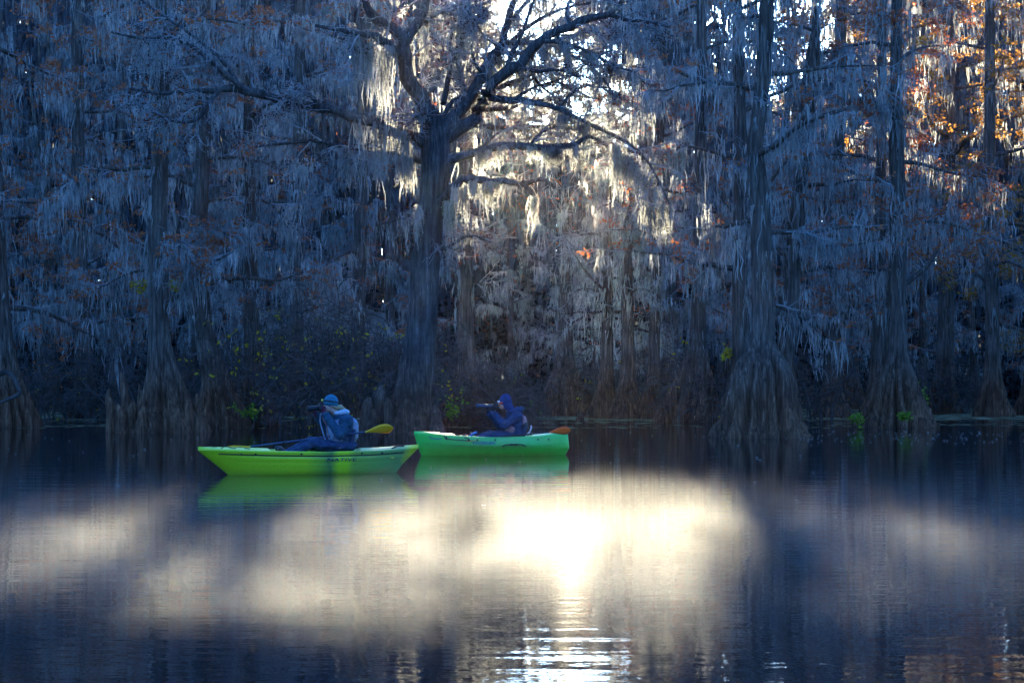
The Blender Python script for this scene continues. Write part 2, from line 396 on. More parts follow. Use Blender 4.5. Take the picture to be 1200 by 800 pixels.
# ---- the main tree, traced
def main_tree():
    D = depth(507); rng = np.random.default_rng(11)
    base = P(480, 507, D)
    root = empty('moss_draped_tree', (base[0], D, 0), 'big spreading grey tree with forked trunk and sunlit moss, between the two kayaks', 'tree')
    pth = px_path([(476, 507, 37), (481, 488, 28), (485, 465, 23), (489, 435, 20.5), (493, 400, 18.5), (496, 350, 17), (500, 300, 16), (505, 250, 15.5), (510, 205, 16.5), (511, 172, 17.5), (509, 152, 14), (504, 130, 10)], D)
    ft = pth[0].copy(); ft[2] = -0.9; ft[3] *= 1.1
    a = Acc(); trunk_mesh(a, np.vstack([ft, pth]), rng, 44, 70, 0.13, 0.035); a.build('trunk', M['bark2'], root, True)
    for (kx, kh, kr, kd) in ((432, 1.0, .26, -.2), (446, 1.35, .25, .1), (458, 1.0, .22, -.5), (424, .8, .2, .4), (512, .8, .22, -.3), (440, .7, .22, -.6)):
        b = Acc(); kp = P(kx, 507, D); knee(b, kp[0], D+kd, kh, kr, rng); b.build('knee', M['bark2'], root, True)
    T = []
    def limb(rows, d0, d1): T.append(px_path([(r[0], r[1], r[2]*.88, d0+(d1-d0)*i/(len(rows)-1)) for i, r in enumerate(rows)], D))
    limb([(509, 165, 15), (503, 132, 12.5), (490, 110, 11.5), (478, 85, 11), (473, 60, 10.5), (472, 45, 9), (455, 30, 7.5), (440, 22, 7), (432, 10, 6), (424, -15, 5), (415, -60, 3)], 0, -1.0)
    limb([(473, 50, 7), (490, 25, 6.5), (499, 8, 6), (504, -20, 5), (510, -60, 3)], -.5, .8)
    limb([(467, 64, 6), (452, 50, 6), (438, 43, 5), (422, 40, 4), (400, 36, 3), (370, 30, 2)], -.5, -2.0)
    limb([(497, 28, 4), (515, 15, 3.5), (535, 9, 3.5), (555, 8, 3), (575, 2, 2)], .2, 1.0)
    limb([(514, 163, 12), (533, 135, 9), (550, 115, 8), (557, 100, 7.5), (570, 80, 7), (580, 62, 6.5), (589, 50, 6), (594, 30, 5), (602, 0, 5), (610, -40, 3.5)], 0, 1.4)
    limb([(589, 50, 4.5), (602, 51, 4), (620, 50, 3.5), (640, 52, 2.5), (665, 60, 1.5)], 1.1, 1.6)
    limb([(516, 164, 14), (545, 148, 10), (558, 135, 9), (568, 118, 8.5), (575, 100, 8), (590, 88, 8), (605, 78, 8), (617, 65, 7), (630, 52, 6.5), (645, 40, 6), (665, 32, 6), (690, 22, 5.5), (715, 18, 4.5), (728, 2, 3), (745, -30, 2)], 0, -.6)
    limb([(716, 18, 3), (735, 24, 2.5), (757, 25, 2), (785, 32, 1.4)], -.6, -1.0)
    limb([(637, 48, 4), (665, 52, 3), (690, 60, 2.5), (715, 75, 2), (745, 85, 1.5)], -.4, -1.4)
    limb([(572, 116, 5.5), (600, 118, 5), (625, 120, 4.5), (650, 126, 4), (680, 140, 3.5), (705, 152, 3), (730, 165, 2.5), (760, 190, 2), (785, 240, 1.5)], 0, -1.4)
    limb([(516, 192, 8), (532, 186, 7), (545, 182, 6.2), (565, 177, 6), (590, 172, 5.5), (620, 172, 5), (650, 173, 4.5), (672, 170, 4), (690, 160, 2.5), (712, 172, 2)], -.1, -.8)
    nb0 = len(T)
    limb([(508, 242, 8), (522, 228, 6.5), (533, 218, 6), (545, 209, 5.5), (560, 211, 5.5), (580, 212, 5), (600, 212, 4.5), (618, 215, 4), (635, 210, 3), (650, 220, 2)], -.2, -1.4)
    limb([(612, 214, 3), (622, 224, 2.8), (629, 236, 2)], -1.2, -1.3)
    for L in T[nb0:]:                                    # these two low limbs carry no twigs
        a = Acc(); q = catmull(L, 24); a.add(*tubes((q[:, :3]+rng.normal(0, 1, (24, 3))*q[:, 3:4]*.2)[None], (q[:, 3]*rng.uniform(.85, 1.15, 24))[None], 7)); a.build('branch', M['bark2'], root, True)
    del T[nb0:]
    limb([(508, 176, 10), (494, 165, 9), (480, 158, 8), (450, 148, 7.5), (420, 138, 7), (395, 130, 7), (370, 124, 6.5), (345, 121, 6), (320, 115, 6), (295, 108, 6), (272, 103, 5.5), (250, 107, 4), (225, 106, 3), (190, 110, 2.5), (150, 104, 2)], 0, -1.8)
    limb([(284, 104, 4), (262, 85, 3.8), (245, 70, 3.2), (225, 55, 3), (200, 45, 2.5), (165, 45, 2), (130, 38, 1.4)], -1.4, -2.4)
    limb([(280, 103, 3.4), (268, 80, 3), (250, 62, 2.6), (230, 45, 2.2), (205, 28, 2), (165, 0, 1.5)], -1.4, -.6)
    limb([(258, 106, 3.2), (243, 122, 2.8), (232, 140, 2.4), (205, 143, 1.8), (172, 128, 1.3)], -1.5, -2.2)
    limb([(375, 124, 3.2), (362, 110, 3), (348, 105, 2.6), (338, 112, 2.2), (336, 125, 1.5)], -1.0, -1.6)
    limb([(500, 190, 5), (470, 180, 4), (440, 176, 3.5), (400, 172, 3), (370, 165, 3), (335, 168, 2.2), (300, 172, 1.5)], .2, 1.0)
    limb([(518, 138, 3), (530, 120, 3), (545, 112, 2.5), (556, 108, 2)], .3, .8)
    limb([(505, 145, 3.4), (490, 137, 3), (476, 133, 2)], -.3, -.8)
    for rows, d0, d1 in (
        ([(592, 86, 3.2), (600, 62, 2.8), (612, 40, 2.4), (620, 15, 2), (632, -15, 1.5)], 0, 1.2), ([(606, 77, 3), (630, 84, 2.4), (655, 82, 2), (680, 92, 1.6)], 0, -1.2),
        ([(628, 53, 2.6), (622, 75, 2.2), (628, 95, 2), (648, 112, 1.6), (668, 122, 1.2)], -.3, .6), ([(600, 118, 2.6), (622, 104, 2.2), (648, 96, 1.9), (676, 84, 1.5), (700, 62, 1.2)], -.2, 1),
        ([(655, 126, 2.4), (672, 108, 2), (690, 100, 1.8), (716, 104, 1.4)], -.4, .5), ([(575, 98, 2.6), (560, 80, 2.2), (552, 58, 1.9), (556, 35, 1.5), (548, 12, 1.2)], 0, -.9),
        ([(538, 128, 2.4), (545, 100, 2), (536, 78, 1.8), (528, 55, 1.5), (532, 30, 1.2)], .3, 1.1), ([(668, 31, 2.6), (664, 12, 2.2), (672, -10, 1.8), (676, -30, 1.4)], -.4, .6),
        ([(652, 38, 2.4), (662, 60, 2), (684, 72, 1.8), (706, 92, 1.4), (722, 116, 1.2)], -.4, -1.2), ([(585, 56, 2.4), (568, 42, 2), (556, 25, 1.7), (540, 14, 1.4)], 1.0, 1.6),
        ([(620, 172, 2.4), (634, 156, 2), (652, 148, 1.7), (676, 150, 1.3)], -.6, .4), ([(560, 178, 2.2), (578, 160, 1.9), (596, 150, 1.6), (620, 146, 1.2)], -.3, .8)): limb(rows, d0, d1)
    for rows, d0, d1 in (
        ([(560, 96, 4), (590, 60, 3.4), (620, 30, 2.8), (655, 12, 2.2), (690, 4, 1.6)], .8, 4.5), ([(566, 112, 4), (600, 96, 3.4), (640, 78, 2.8), (680, 66, 2.2), (716, 60, 1.6)], .6, 5.0),
        ([(556, 128, 4), (592, 128, 3.2), (632, 118, 2.6), (670, 112, 2), (705, 116, 1.5)], .5, 4.5), ([(545, 146, 4), (585, 150, 3.2), (625, 148, 2.6), (665, 150, 2), (700, 158, 1.5)], .4, 4.0),
        ([(520, 120, 4), (528, 80, 3.2), (540, 45, 2.6), (556, 15, 2), (566, -12, 1.5)], .4, 4.0), ([(590, 62, 3.4), (616, 62, 2.8), (645, 48, 2.3), (676, 40, 1.8), (700, 28, 1.4)], 1.2, 5.0),
        ([(596, 30, 3), (618, 2, 2.6), (640, -16, 2), (668, -30, 1.5)], 1.4, 4.5)): limb(rows, d0, d1)
    limb([(499, 300, 3.5), (520, 292, 2.6), (550, 276, 2.2), (575, 284, 1.6)], -.2, -.7)
    finish_tree(root, T, rng, moss_len=(0.2, 1.0), moss_n=0.28, sub=10, twig=7, fork=1, rust=0.4, tleaf=.06, foliage='bud', twig_len=0.8, sub_len=(0.6, 2.1), barkm='bark2', fuzz=5, strands=5, width=0.017, limb_moss=3.0, sub_r=0.024)
    # the heavy curtains
    mo = Acc()
    def drape(rows, d, n, lo, hi, strands=6):
        L = px_path([(r[0], r[1], 1, d) for r in rows], D)[:, :3][None]
        nc = max(3, n//6); cen = rng.uniform(0, 1, nc); cl = rng.uniform(.25, 1, nc)**1.3; k = rng.integers(0, nc, n)
        a_, _ = along(L, np.zeros(n, int), np.clip(cen[k]+rng.normal(0, .035, n), 0, 1))
        a_ += rng.normal(0, 0.06, a_.shape)*np.array([1, 2.5, 0.4])
        moss(mo, a_, (lo+(hi-lo)*cl[k])*D/F*rng.uniform(0.45, 1, n), rng, strands, 0.016, 0.05, 6, 9, 0.07)
    drape([(590, 172), (660, 174)], -.7, 28, 12, 38)
    drape([(548, 182), (590, 173)], -.4, 26, 15, 60)
    drape([(546, 212), (582, 214)], -.9, 34, 15, 62)
    drape([(530, 222), (545, 214)], -.6, 12, 20, 95)
    drape([(523, 235), (533, 250)], -.5, 12, 30, 100)
    drape([(625, 228), (630, 238)], -1.3, 8, 30, 62)
    drape([(671, 171), (676, 173)], -.8, 6, 20, 50)
    drape([(615, 118), (690, 146)], -.6, 36, 15, 60)
    drape([(700, 152), (745, 190)], -1.2, 40, 30, 90)
    drape([(740, 190), (785, 245)], -1.4, 46, 25, 80)
    drape([(752, 225), (772, 255)], -1.4, 16, 40, 75)
    drape([(412, 40), (470, 62)], -1.0, 55, 40, 120)
    drape([(420, 138), (480, 158)], -.6, 34, 30, 100)
    drape([(400, 172), (492, 188)], .5, 46, 30, 75)
    drape([(488, 238), (494, 250)], -.3, 10, 40, 90)
    drape([(475, 60), (500, 30)], .2, 26, 30, 95)
    drape([(540, 10), (575, 8)], .8, 26, 20, 90)
    drape([(560, 100), (590, 55)], .9, 26, 20, 70)
    drape([(600, 80), (660, 40)], 0, 44, 15, 60)
    drape([(660, 52), (745, 86)], -1.0, 36, 20, 75)
    drape([(770, 70), (776, 75)], -1.2, 7, 40, 85)
    for rows, d_ in (([(585, 60), (690, 5)], 2.8), ([(595, 98), (716, 62)], 3.0), ([(592, 128), (705, 118)], 2.6), ([(585, 150), (700, 160)], 2.4), ([(530, 85), (566, -8)], 2.4), ([(610, 58), (700, 30)], 3.4), ([(600, 20), (668, -28)], 3.2)):
        drape(rows, d_, 44 if rows[0][1] < 110 else 14, 10, 46, 5)
    mo.build('spanish_moss', M['moss'], root, False, 'stuff')
main_tree()

TR = trunk_tree
TR('bald_cypress', 'straight pale cypress with ring of tall knees around its fluted foot', [(196, 506, 44), (194, 480, 29), (192, 450, 20), (188, 415, 14), (186, 380, 12), (186, 330, 11), (185, 280, 11), (186, 230, 10), (188, 170, 9), (190, 100, 8), (188, 0, 7), (187, -60, 6)], 506, 21,
   knees=[(134, 1.2, .16, -.2), (141, 1.7, .15, .5), (148, .8, .18, -.7), (158, .9, .2, -.4), (166, 1.35, .13, .3), (172, .75, .17, -.9), (224, .95, .16, -.6), (232, 1.1, .14, 0), (238, .9, .12, -.4), (216, .7, .15, -1)], top=4.0, rust=.35, nl=15, zmin=3.2)
TR('bald_cypress', 'slim cypress with bell-shaped foot, second from the tree with tall knees', [(262, 500, 30), (258, 470, 21), (252, 440, 15), (243, 405, 12), (234, 350, 11), (233, 260, 10), (238, 180, 8), (240, 60, 7), (242, -60, 5)], 500, 22, top=3, nl=14, rust=.3, knees=[(246, .8, .14, -.5), (280, .6, .13, -.4)])
TR('bald_cypress', 'slender dark cypress with ribbed foot, close beside the wide button bush', [(300, 498, 25), (299, 465, 17), (297, 430, 12), (295, 380, 9), (293, 300, 8), (292, 150, 6.5), (292, -40, 5)], 498, 23, top=3, nl=13)
TR('bald_cypress', 'cypress with wide ribbed foot beside a bent pale dead branch', [(12, 500, 33), (10, 465, 22), (6, 430, 15), (2, 390, 12), (-4, 300, 11), (-8, 150, 9), (-8, -60, 6)], 500, 24, top=4, nl=16, rust=.5)
TR('bald_cypress', 'narrow pale cypress standing close behind the big forked tree', [(543, 498, 29), (545, 470, 19), (546, 440, 13), (546, 400, 9.5), (545, 340, 8.5), (545, 260, 8.5), (546, 200, 8), (549, 120, 7), (558, 40, 6), (566, -40, 5)], 498, 25, nl=7, lmin=1, lmax=2.2, rust=0, moss_n=.5)
TR('bald_cypress', 'thin pale cypress on a tall bell-shaped fluted foot behind the hooded kayaker', [(662, 487, 36), (662, 468, 28), (662, 450, 20), (662, 425, 12), (662, 400, 9), (663, 350, 8.5), (664, 280, 7), (665, 235, 4)], 487, 26, nl=8, lmin=1.0, lmax=2.4, rust=0, zmin=3, moss_n=.45)
TR('bald_cypress', 'small cypress with ribbed cone foot, first beyond the thin bell-footed cypress', [(708, 490, 19), (709, 462, 12), (711, 430, 8), (712, 350, 6), (713, 280, 5), (714, 215, 3)], 490, 27, nl=9, lmax=3, zmin=3, moss_n=.5, rust=0)
TR('bald_cypress', 'small cypress with ribbed cone foot, between two others of its height', [(736, 490.5, 21), (736, 462, 13), (736, 430, 8.5), (735, 350, 6.5), (736, 280, 5.5), (738, 200, 3)], 490.5, 28, nl=9, lmax=3, rust=0, zmin=3, moss_n=.5)
TR('bald_cypress', 'small cypress with narrow foot beside the broad fan-footed cypress', [(763, 491, 15), (764, 462, 10), (766, 430, 7), (768, 350, 6), (772, 200, 5.5), (776, 20, 4.5)], 491, 29, nl=10, lmax=3.2, top=2, moss_n=.5, rust=.02)
TR('bald_cypress', 'cypress with broad fan-shaped ribbed foot left of the giant buttressed cypress', [(810, 493, 38), (812, 470, 29), (814, 445, 20), (816, 415, 13), (818, 380, 9), (820, 250, 7.5), (822, 50, 6), (823, -50, 5)], 493, 30, nl=13, top=3, rust=.4)
TR('bald_cypress', 'giant buttressed cypress with massive ribbed foot and long knotted trunk', [(891, 512, 50), (892, 495, 42), (892, 475, 37), (893, 450, 33), (893, 428, 26), (893, 405, 16), (894, 370, 12.5), (893, 300, 12), (892, 250, 11), (888, 210, 11), (885, 170, 9), (890, 130, 8.5), (895, 80, 8.5), (898, 30, 9), (899, -20, 7), (900, -80, 6)], 512, 31, nl=13, top=4, zmin=4.5, rust=.1, knees=[(850, .35, .2, -.2), (935, .4, .2, -.1)])
TR('bald_cypress', 'dark slim cypress rising just behind the giant buttressed trunk', [(866, 503, 22), (868, 470, 15), (869, 430, 11), (867, 300, 8.5), (868, 180, 7.5), (866, 90, 6.5), (864, -10, 5.5), (864, -60, 5)], 503, 32, nl=12, top=3, flute=.08)
TR('bald_cypress', 'leaning cypress with thick broken-topped stem beside the giant cypress', [(914, 501, 20), (916, 470, 13), (919, 430, 10.5), (926, 360, 9.5), (932, 280, 9), (938, 200, 9), (943, 150, 8.5), (950, 90, 9.5), (955, 45, 6), (957, 8, 3)], 501, 33, nl=13, zmin=4, flute=.08)
TR('bald_cypress', 'stout cypress with flared ribbed foot and green sprigs growing at it', [(1051, 500, 42), (1051, 485, 35), (1050, 465, 27), (1050, 440, 20), (1050, 412, 13.5), (1051, 350, 10.5), (1052, 250, 9.5), (1050, 150, 8), (1050, 60, 6.5), (1052, -40, 5.5)], 500, 34, nl=16, top=4, rust=.5, knees=[(1018, .5, .25, -.5)])
TR('bald_cypress', 'grey thin cypress half hidden behind the stout flared cypress', [(1022, 494, 17), (1025, 465, 11), (1028, 430, 8.5), (1030, 350, 7), (1032, 200, 6), (1034, 0, 5)], 494, 35, nl=12, top=3, rust=.55)
TR('bald_cypress', 'small dark-footed cypress with orange light slipping past its trunk', [(1163, 488, 21), (1163, 470, 15), (1163, 445, 10.5), (1163, 420, 8.5), (1162, 350, 7.5), (1160, 200, 6.5), (1160, 50, 5.5), (1160, -40, 4.5)], 488, 36, nl=14, top=3, rust=.7, foliage='gold', moss_n=.5)
TR('bald_cypress', 'tall cypress full of glowing orange needles behind the stout one', [(1105, 484, 20), (1106, 450, 12), (1108, 400, 9), (1110, 250, 8), (1112, 100, 7), (1114, 0, 6), (1116, -60, 5)], 484, 37, nl=22, top=4, rust=.85, foliage='gold', moss_n=.25, lmin=3, lmax=6.5, zmin=7, sub=9)
TR('bald_cypress', 'cypress with rusty needles standing past the small dark-footed cypress', [(1212, 486, 20), (1212, 450, 12), (1211, 400, 9), (1210, 250, 8), (1208, 50, 6), (1207, -40, 5)], 486, 38, nl=20, top=4, rust=.75, foliage='gold', moss_n=.3, lmin=2.5, lmax=5.5, zmin=5)
TR('bald_cypress', 'cypress with long level limbs rising right of the stout flared cypress', [(975, 489, 20), (975, 460, 12), (976, 430, 9), (978, 350, 8), (982, 200, 7), (986, 0, 6), (987, -40, 5)], 489, 39, nl=16, top=4, rust=.65)
TR('bald_cypress', 'cypress hung with rusty sprays behind the tree with the tall knees', [(100, 490, 22), (100, 460, 13), (98, 430, 10), (95, 350, 8.5), (92, 200, 7.5), (90, 0, 6), (90, -40, 5)], 490, 40, nl=16, top=4, rust=.7, zmin=2.6)
TR('bald_cypress', 'cypress with thick veils of moss behind the slender dark cypress', [(345, 487, 20), (345, 460, 12), (346, 430, 9), (348, 350, 8), (350, 200, 7), (352, 0, 6), (352, -40, 5)], 487, 41, nl=15, top=4, rust=.15)
TR('bald_cypress', 'cypress standing in shade behind the wide button bush', [(418, 488, 20), (418, 460, 12), (419, 430, 9), (420, 350, 8), (424, 200, 7), (428, 0, 6), (428, -40, 5)], 488, 42, nl=14, top=3, rust=.15, lmax=3.4)

# second row: five kinds, copied
def copy_tree(src, loc, rz, label):
    r = src.copy(); COL.objects.link(r); r.location = loc; r.rotation_euler = (0, 0, rz); r['label'] = label
    for ch in src.children:
        c = ch.copy(); COL.objects.link(c); c.parent = r
    return r
back_label = {-40: 'dim back row cypress beyond the cypress with the bent dead branch', 60: 'dim back row cypress left of the rusty-sprayed cypress', 145: 'dim back row cypress behind the ring of tall knees',
  220: 'dim back row cypress between the tall-kneed cypress and the slim bell-footed one', 300: 'dim back row cypress right behind the slender dark cypress', 385: 'dim back row cypress above the wide button bush',
  455: 'dim back row cypress just left of the big forked tree', 790: 'dim back row cypress left of the broad fan-footed cypress', 850: 'dim back row cypress between the fan-footed cypress and the giant',
  925: 'dim back row cypress behind the leaning broken-topped cypress', 1000: 'dim back row cypress between the leaning cypress and the stout flared one', 1075: 'low back row cypress right of the stout flared cypress',
  1140: 'low back row cypress beside the small dark-footed cypress', 1240: 'low back row cypress beyond the last rusty cypress', 1330: 'tall mossy cypress outside the rusty cypress, away from the kayaks',
  -150: 'tall mossy cypress outside the bent dead branch, away from the kayaks', -230: 'outermost tall mossy cypress past the bent dead branch', 1420: 'outermost tall mossy cypress past the rusty cypresses',
  600: 'young short cypress in the sunny gap behind the forked tree', 700: 'young short cypress in the sunny gap behind the small ribbed cypresses'}
grp = 'back row cypresses deep in the swamp'
protos = []
back = [(-40, 84), (60, 88), (145, 82), (220, 90), (300, 86), (385, 92), (455, 85), (790, 86), (850, 92), (925, 84), (1000, 90), (1075, 85), (1140, 93), (1240, 86), (1330, 70), (-150, 66), (-230, 60), (1420, 62), (600, 96), (700, 94)]
for i, (px, D) in enumerate(back):
    loc = (float((px-600)/F*D), float(D), 0.0)
    if i < 4:
        rng = np.random.default_rng(200+i)
        root = empty('bald_cypress', loc, back_label[px], 'tree', grp)
        H = 19+2*rng.uniform(); k = 9
        z = np.linspace(-0.9, H, k); rr = np.interp(z, [-0.9, 0, 1.2, 3, H], [0.75, 0.65, 0.42, 0.27, 0.04])
        pth = np.stack([loc[0]+rng.normal(0, .12, k).cumsum(), loc[1]+rng.normal(0, .12, k).cumsum(), z, rr], -1)
        a = Acc(); C_, R_ = trunk_mesh(a, pth, rng, 32, 40, .13); a.build('trunk', M['bark'], root, True)
        finish_tree(root, auto_limbs(C_, R_, rng, 17, 3.2, H-.5, 1.8, 4.6), rng, rust=(0, .6, .35, .5)[i], twig=4, strands=6, width=0.034, moss_len=(.5, 2.4))
        protos.append(root)
    else:
        o = copy_tree(protos[0 if px in (600, 700) else i % 4], loc, i*1.3, back_label[px])
        if px in (1075, 1140, 1240): o.scale = (0.8, 0.8, 0.58)
        if px in (600, 700): o.scale = (0.7, 0.7, 0.56)     # young ones where the wood is open to the sun

# ---- the far wood, one mass
def open_lane(a, b):
    """the gap in the wood, measured along the light where it crosses the big forked tree"""
    return ((a > -2.2) & (a < 3.4) & (b > 3.7)) | ((a > -4.9) & (a <= -2.2) & (b > 6.3)) | ((a >= 3.4) & (a < 6.0) & (b > 3.9) & (b < 10.5))
def far_wood():
    rng = np.random.default_rng(5)
    N = 120000
    x = rng.uniform(-52, 52, N); y = rng.uniform(100, 128, N); z = 33*rng.uniform(0, 1, N)+0.5
    top = 28+3*np.sin(x*.31+1)+2.0*np.sin(x*.83)
    # an open lane in the wood, where the sun comes in over young growth
    xs = x-SUNX*(y-54); zs = z-SUNZ*(y-54)
    n1 = rng.normal(0, .55, N)
    lane = open_lane(xs+n1, zs+n1) & (rng.uniform(0, 1, N) > .03)
    n2 = rng.normal(0, .8, N)
    lane2 = (xs+n2 > 11.5) & (xs+n2 < 23) & (zs+n2 > 5.5) & (rng.uniform(0, 1, N) > .12)
    keep = (z < top) & ~lane & ~lane2
    A = np.stack([x, y, z], -1)[keep]
    m = Acc(); moss(m, A, rng.uniform(0.6, 2.6, len(A)), rng, 1, 0.13, 0.2, 3, 0, 0.06)
    # thin sunlit growth in the open lane
    nl_ = 900; lx = rng.uniform(-4.8, 6.4, nl_); ly = rng.uniform(80, 112, nl_); lz = rng.uniform(2.5, 17, nl_)
    kl = (lz > 8.3) | (rng.uniform(0, 1, nl_) < .4); lx, ly, lz = lx[kl], ly[kl], lz[kl]
    L_ = np.stack([lx+SUNX*(ly-54), ly, lz+SUNZ*(ly-54)], -1); ml = Acc(); moss(ml, L_, rng.uniform(.4, 1.5, len(lx)), rng, 2, .026, .25, 4, 3, .09)
    tl = Acc(); lt = grow(L_[::4], rng.normal(0, 1, (len(L_[::4]), 3))*np.array([1, 1, .4]), rng.uniform(.8, 2.4, len(L_[::4])), 4, .3, .05, rng); tl.add(*tubes(lt, taper(len(lt), 5, .018, .008), 3))
    # the wood goes on behind: big dim clumps
    nb = 42000; bx = rng.uniform(-75, 75, nb); by = rng.uniform(130, 155, nb); bz = rng.uniform(0, 34, nb)
    bxs = bx-SUNX*(by-54); bzs = bz-SUNZ*(by-54); q_ = rng.normal(0, .5, nb)
    kb = ~open_lane(bxs+q_, bzs+q_) & ~((bxs > 11.5) & (bxs < 23) & (bzs > 5.5))
    bk = Acc(); leaves(bk, np.stack([bx, by, bz], -1)[kb], rng, 1, .2, 1.9, 1, .65)
    k = rng.integers(0, len(A), 9000)
    fo = Acc(); leaves(fo, A[k], rng, 5, 0.35, 0.22, 0.5, 0.55)
    t = Acc(); n = 46
    tx = np.linspace(-50, 50, n)+rng.normal(0, .6, n); tx = tx[(tx < -4) | (tx > 7.5)]; n = len(tx)
    st = np.stack([tx, rng.uniform(98, 110, n), np.full(n, -.5)], -1)
    tp = grow(st, np.tile([0, 0, 1.0], (n, 1)), rng.uniform(19, 25, n), 8, .03, 0, rng)
    t.add(*tubes(tp, np.interp(np.arange(9), [0, 1, 2, 8], [.8, .42, .3, .08])[None]*rng.uniform(.7, 1.2, (n, 1)), 9))
    u = Acc(); nu_ = 26000
    ux = rng.uniform(-52, 52, nu_); uy = rng.uniform(97, 118, nu_); uz = rng.uniform(0, 1, nu_)**1.4*6.5
    leaves(u, np.stack([ux, uy, uz], -1), rng, 1, .2, .62, 1, .35)
    root = empty('far_wood', (0, 112, 0), 'dense dim mass of moss-hung wood closing off the swamp behind the trees', 'woods'); root['kind'] = 'stuff'
    m.build('moss_veils', M['moss_shaded'], root, False, 'stuff'); fo.build('foliage', M['rust'], root, False, 'stuff'); tl.build('lane_branches', M['twig'], root, False, 'stuff'); ml.build('lane_moss', M['moss'], root, False, 'stuff'); bk.build('deep_wood', M['moss_shaded'], root, False, 'stuff'); u.build('undergrowth', surf('shaded_thicket', (0.010, 0.009, 0.009), (0.04, 0.034, 0.03), .95, .6, spec=.05), root, False, 'stuff'); t.build('trunks', M['bark'], root, True, 'stuff')  # undergrowth colour darkened to stand in for shade under the far wood
far_wood()

# unseen wood added behind the camera to keep low skylight off the trees
def shade_wood():
    rng = np.random.default_rng(77); n = 15000
    a = rng.uniform(math.radians(170), math.radians(370), n); r = rng.uniform(75, 95, n)
    z = rng.uniform(0, 1, n)*(17+4*np.sin(a*13)+2*np.sin(a*41))
    q = Acc(); leaves(q, np.stack([r*np.cos(a)*1.3, r*np.sin(a), z], -1), rng, 1, .3, 2.2, 1, .6)
    tag(q.build('added_shade_wood', M['moss_shaded'], None, False), 'unseen mass of wood added behind the camera to block the low skylight', 'woods', None, 'stuff')
shade_wood()

# ------------------------------------------------------------------ button bushes
def bush(px, ybase, wpx, hpx, seed, label, leaf=None, nleaf=0, stems=16, kids=9, tw=7):
    rng = np.random.default_rng(seed); D = depth(ybase); s = D/F; c = P(px, ybase, D); c[2] = 0
    root = empty('button_bush', c, label, 'bush', 'leafless button bushes at the foot of the trees')
    st = c+rng.normal(0, 1, (stems, 3))*np.array([wpx*s*.22, .45, 0])-np.array([0, 0, .4])
    az = rng.uniform(0, 6.283, stems)
    h = hpx*s; d = np.stack([np.cos(az)*.45*wpx/hpx, np.sin(az)*.35, np.full(stems, 1.0)], -1)
    SPL = grow(st, d, (h+.4)*rng.uniform(.7, 1.15, stems), 8, .16, .05, rng)
    a = Acc(); a.add(*tubes(SPL, taper(stems, 9, rng.uniform(.025, .05, stems), .012), 6)); a.build('stems', M['dead'], root, True, 'stuff')
    tws = Acc()
    i, t, p, d = spawn(SPL, kids, .3, 1, .5, 1.4, rng)
    d = norm(d*np.array([1.3, .9, .7]))
    B = grow(p, d, rng.uniform(.5, 1.25, len(i))*h*.42, 6, .22, .14, rng); tws.add(*tubes(B, taper(len(B), 7, .013, .006), 4))
    i2, t2, p2, d2 = spawn(B, tw, .15, 1, .4, 1.3, rng)
    Cc = grow(p2, d2, rng.uniform(.3, .9, len(i2)), 4, .32, .12, rng); tws.add(*tubes(Cc, taper(len(Cc), 5, .011, .006), 3))
    i3, t3, p3, d3 = spawn(Cc, 1, .2, .9, .4, 1.2, rng)
    E = grow(p3, d3, rng.uniform(.2, .5, len(i3)), 2, .3, .1, rng); tws.add(*tubes(E, taper(len(E), 3, .008, .005), 3))
    tws.build('twigs', M['dead'], root, False, 'stuff')
    if leaf:
        k = rng.integers(0, len(Cc), nleaf); a_, _ = along(Cc, k, rng.uniform(.5, 1, nleaf))
        l = Acc(); leaves(l, a_, rng, 3, .09, .14, .7, .55); l.build('leaves', M[leaf], root, False, 'stuff')
    return root
bush(372, 501, 110, 150, 301, 'wide tangled leafless bush with yellow leaves behind the kayaker in teal hat', 'yellow', 130, 22, 9, 6)
bush(448, 503, 80, 135, 302, 'dark tangled bush crowding the foot of the big forked tree', 'yellow', 50, 18, 9, 6)
bush(185, 494, 120, 95, 303, 'low spreading bush behind the tree with the tall knees', None, 0, 18, 9, 6)
bush(90, 491, 110, 90, 304, 'low tangled bush between the leftmost broad foot and the tall knees', 'yellow', 18, 16, 9, 6)
bush(275, 492, 90, 105, 305, 'twiggy bush behind the slim bell-footed cypress', None, 0, 14, 9, 6)
bush(590, 500, 75, 75, 306, 'bare bush with pale twig tips reaching over the hooded kayaker', 'green', 14, 14, 9, 6)
bush(640, 484, 100, 80, 307, 'bare bush in the shade behind the bell-footed thin cypress', None, 0, 14, 9, 6)
bush(745, 487, 110, 90, 308, 'low bush arching over the row of small ribbed cypress feet', 'yellow', 22, 16, 9, 6)
bush(828, 493, 60, 100, 309, 'twiggy bush with a few yellow sprigs against the giant buttressed cypress', 'yellow', 22, 12, 9, 6)
bush(960, 492, 60, 90, 310, 'spindly bare bush leaning between the giant and the stout cypress', None, 0, 9, 8, 5)
bush(1110, 484, 90, 80, 311, 'dim bare bush behind the stout flared cypress', None, 0, 13, 9, 6)
bush(520, 489, 70, 100, 312, 'bare bush growing between forked tree and narrow pale cypress', None, 0, 13, 9, 6)
bush(20, 486, 90, 90, 313, 'dim bare bush behind the cypress with the bent dead branch', 'rust', 80, 13, 9, 6)

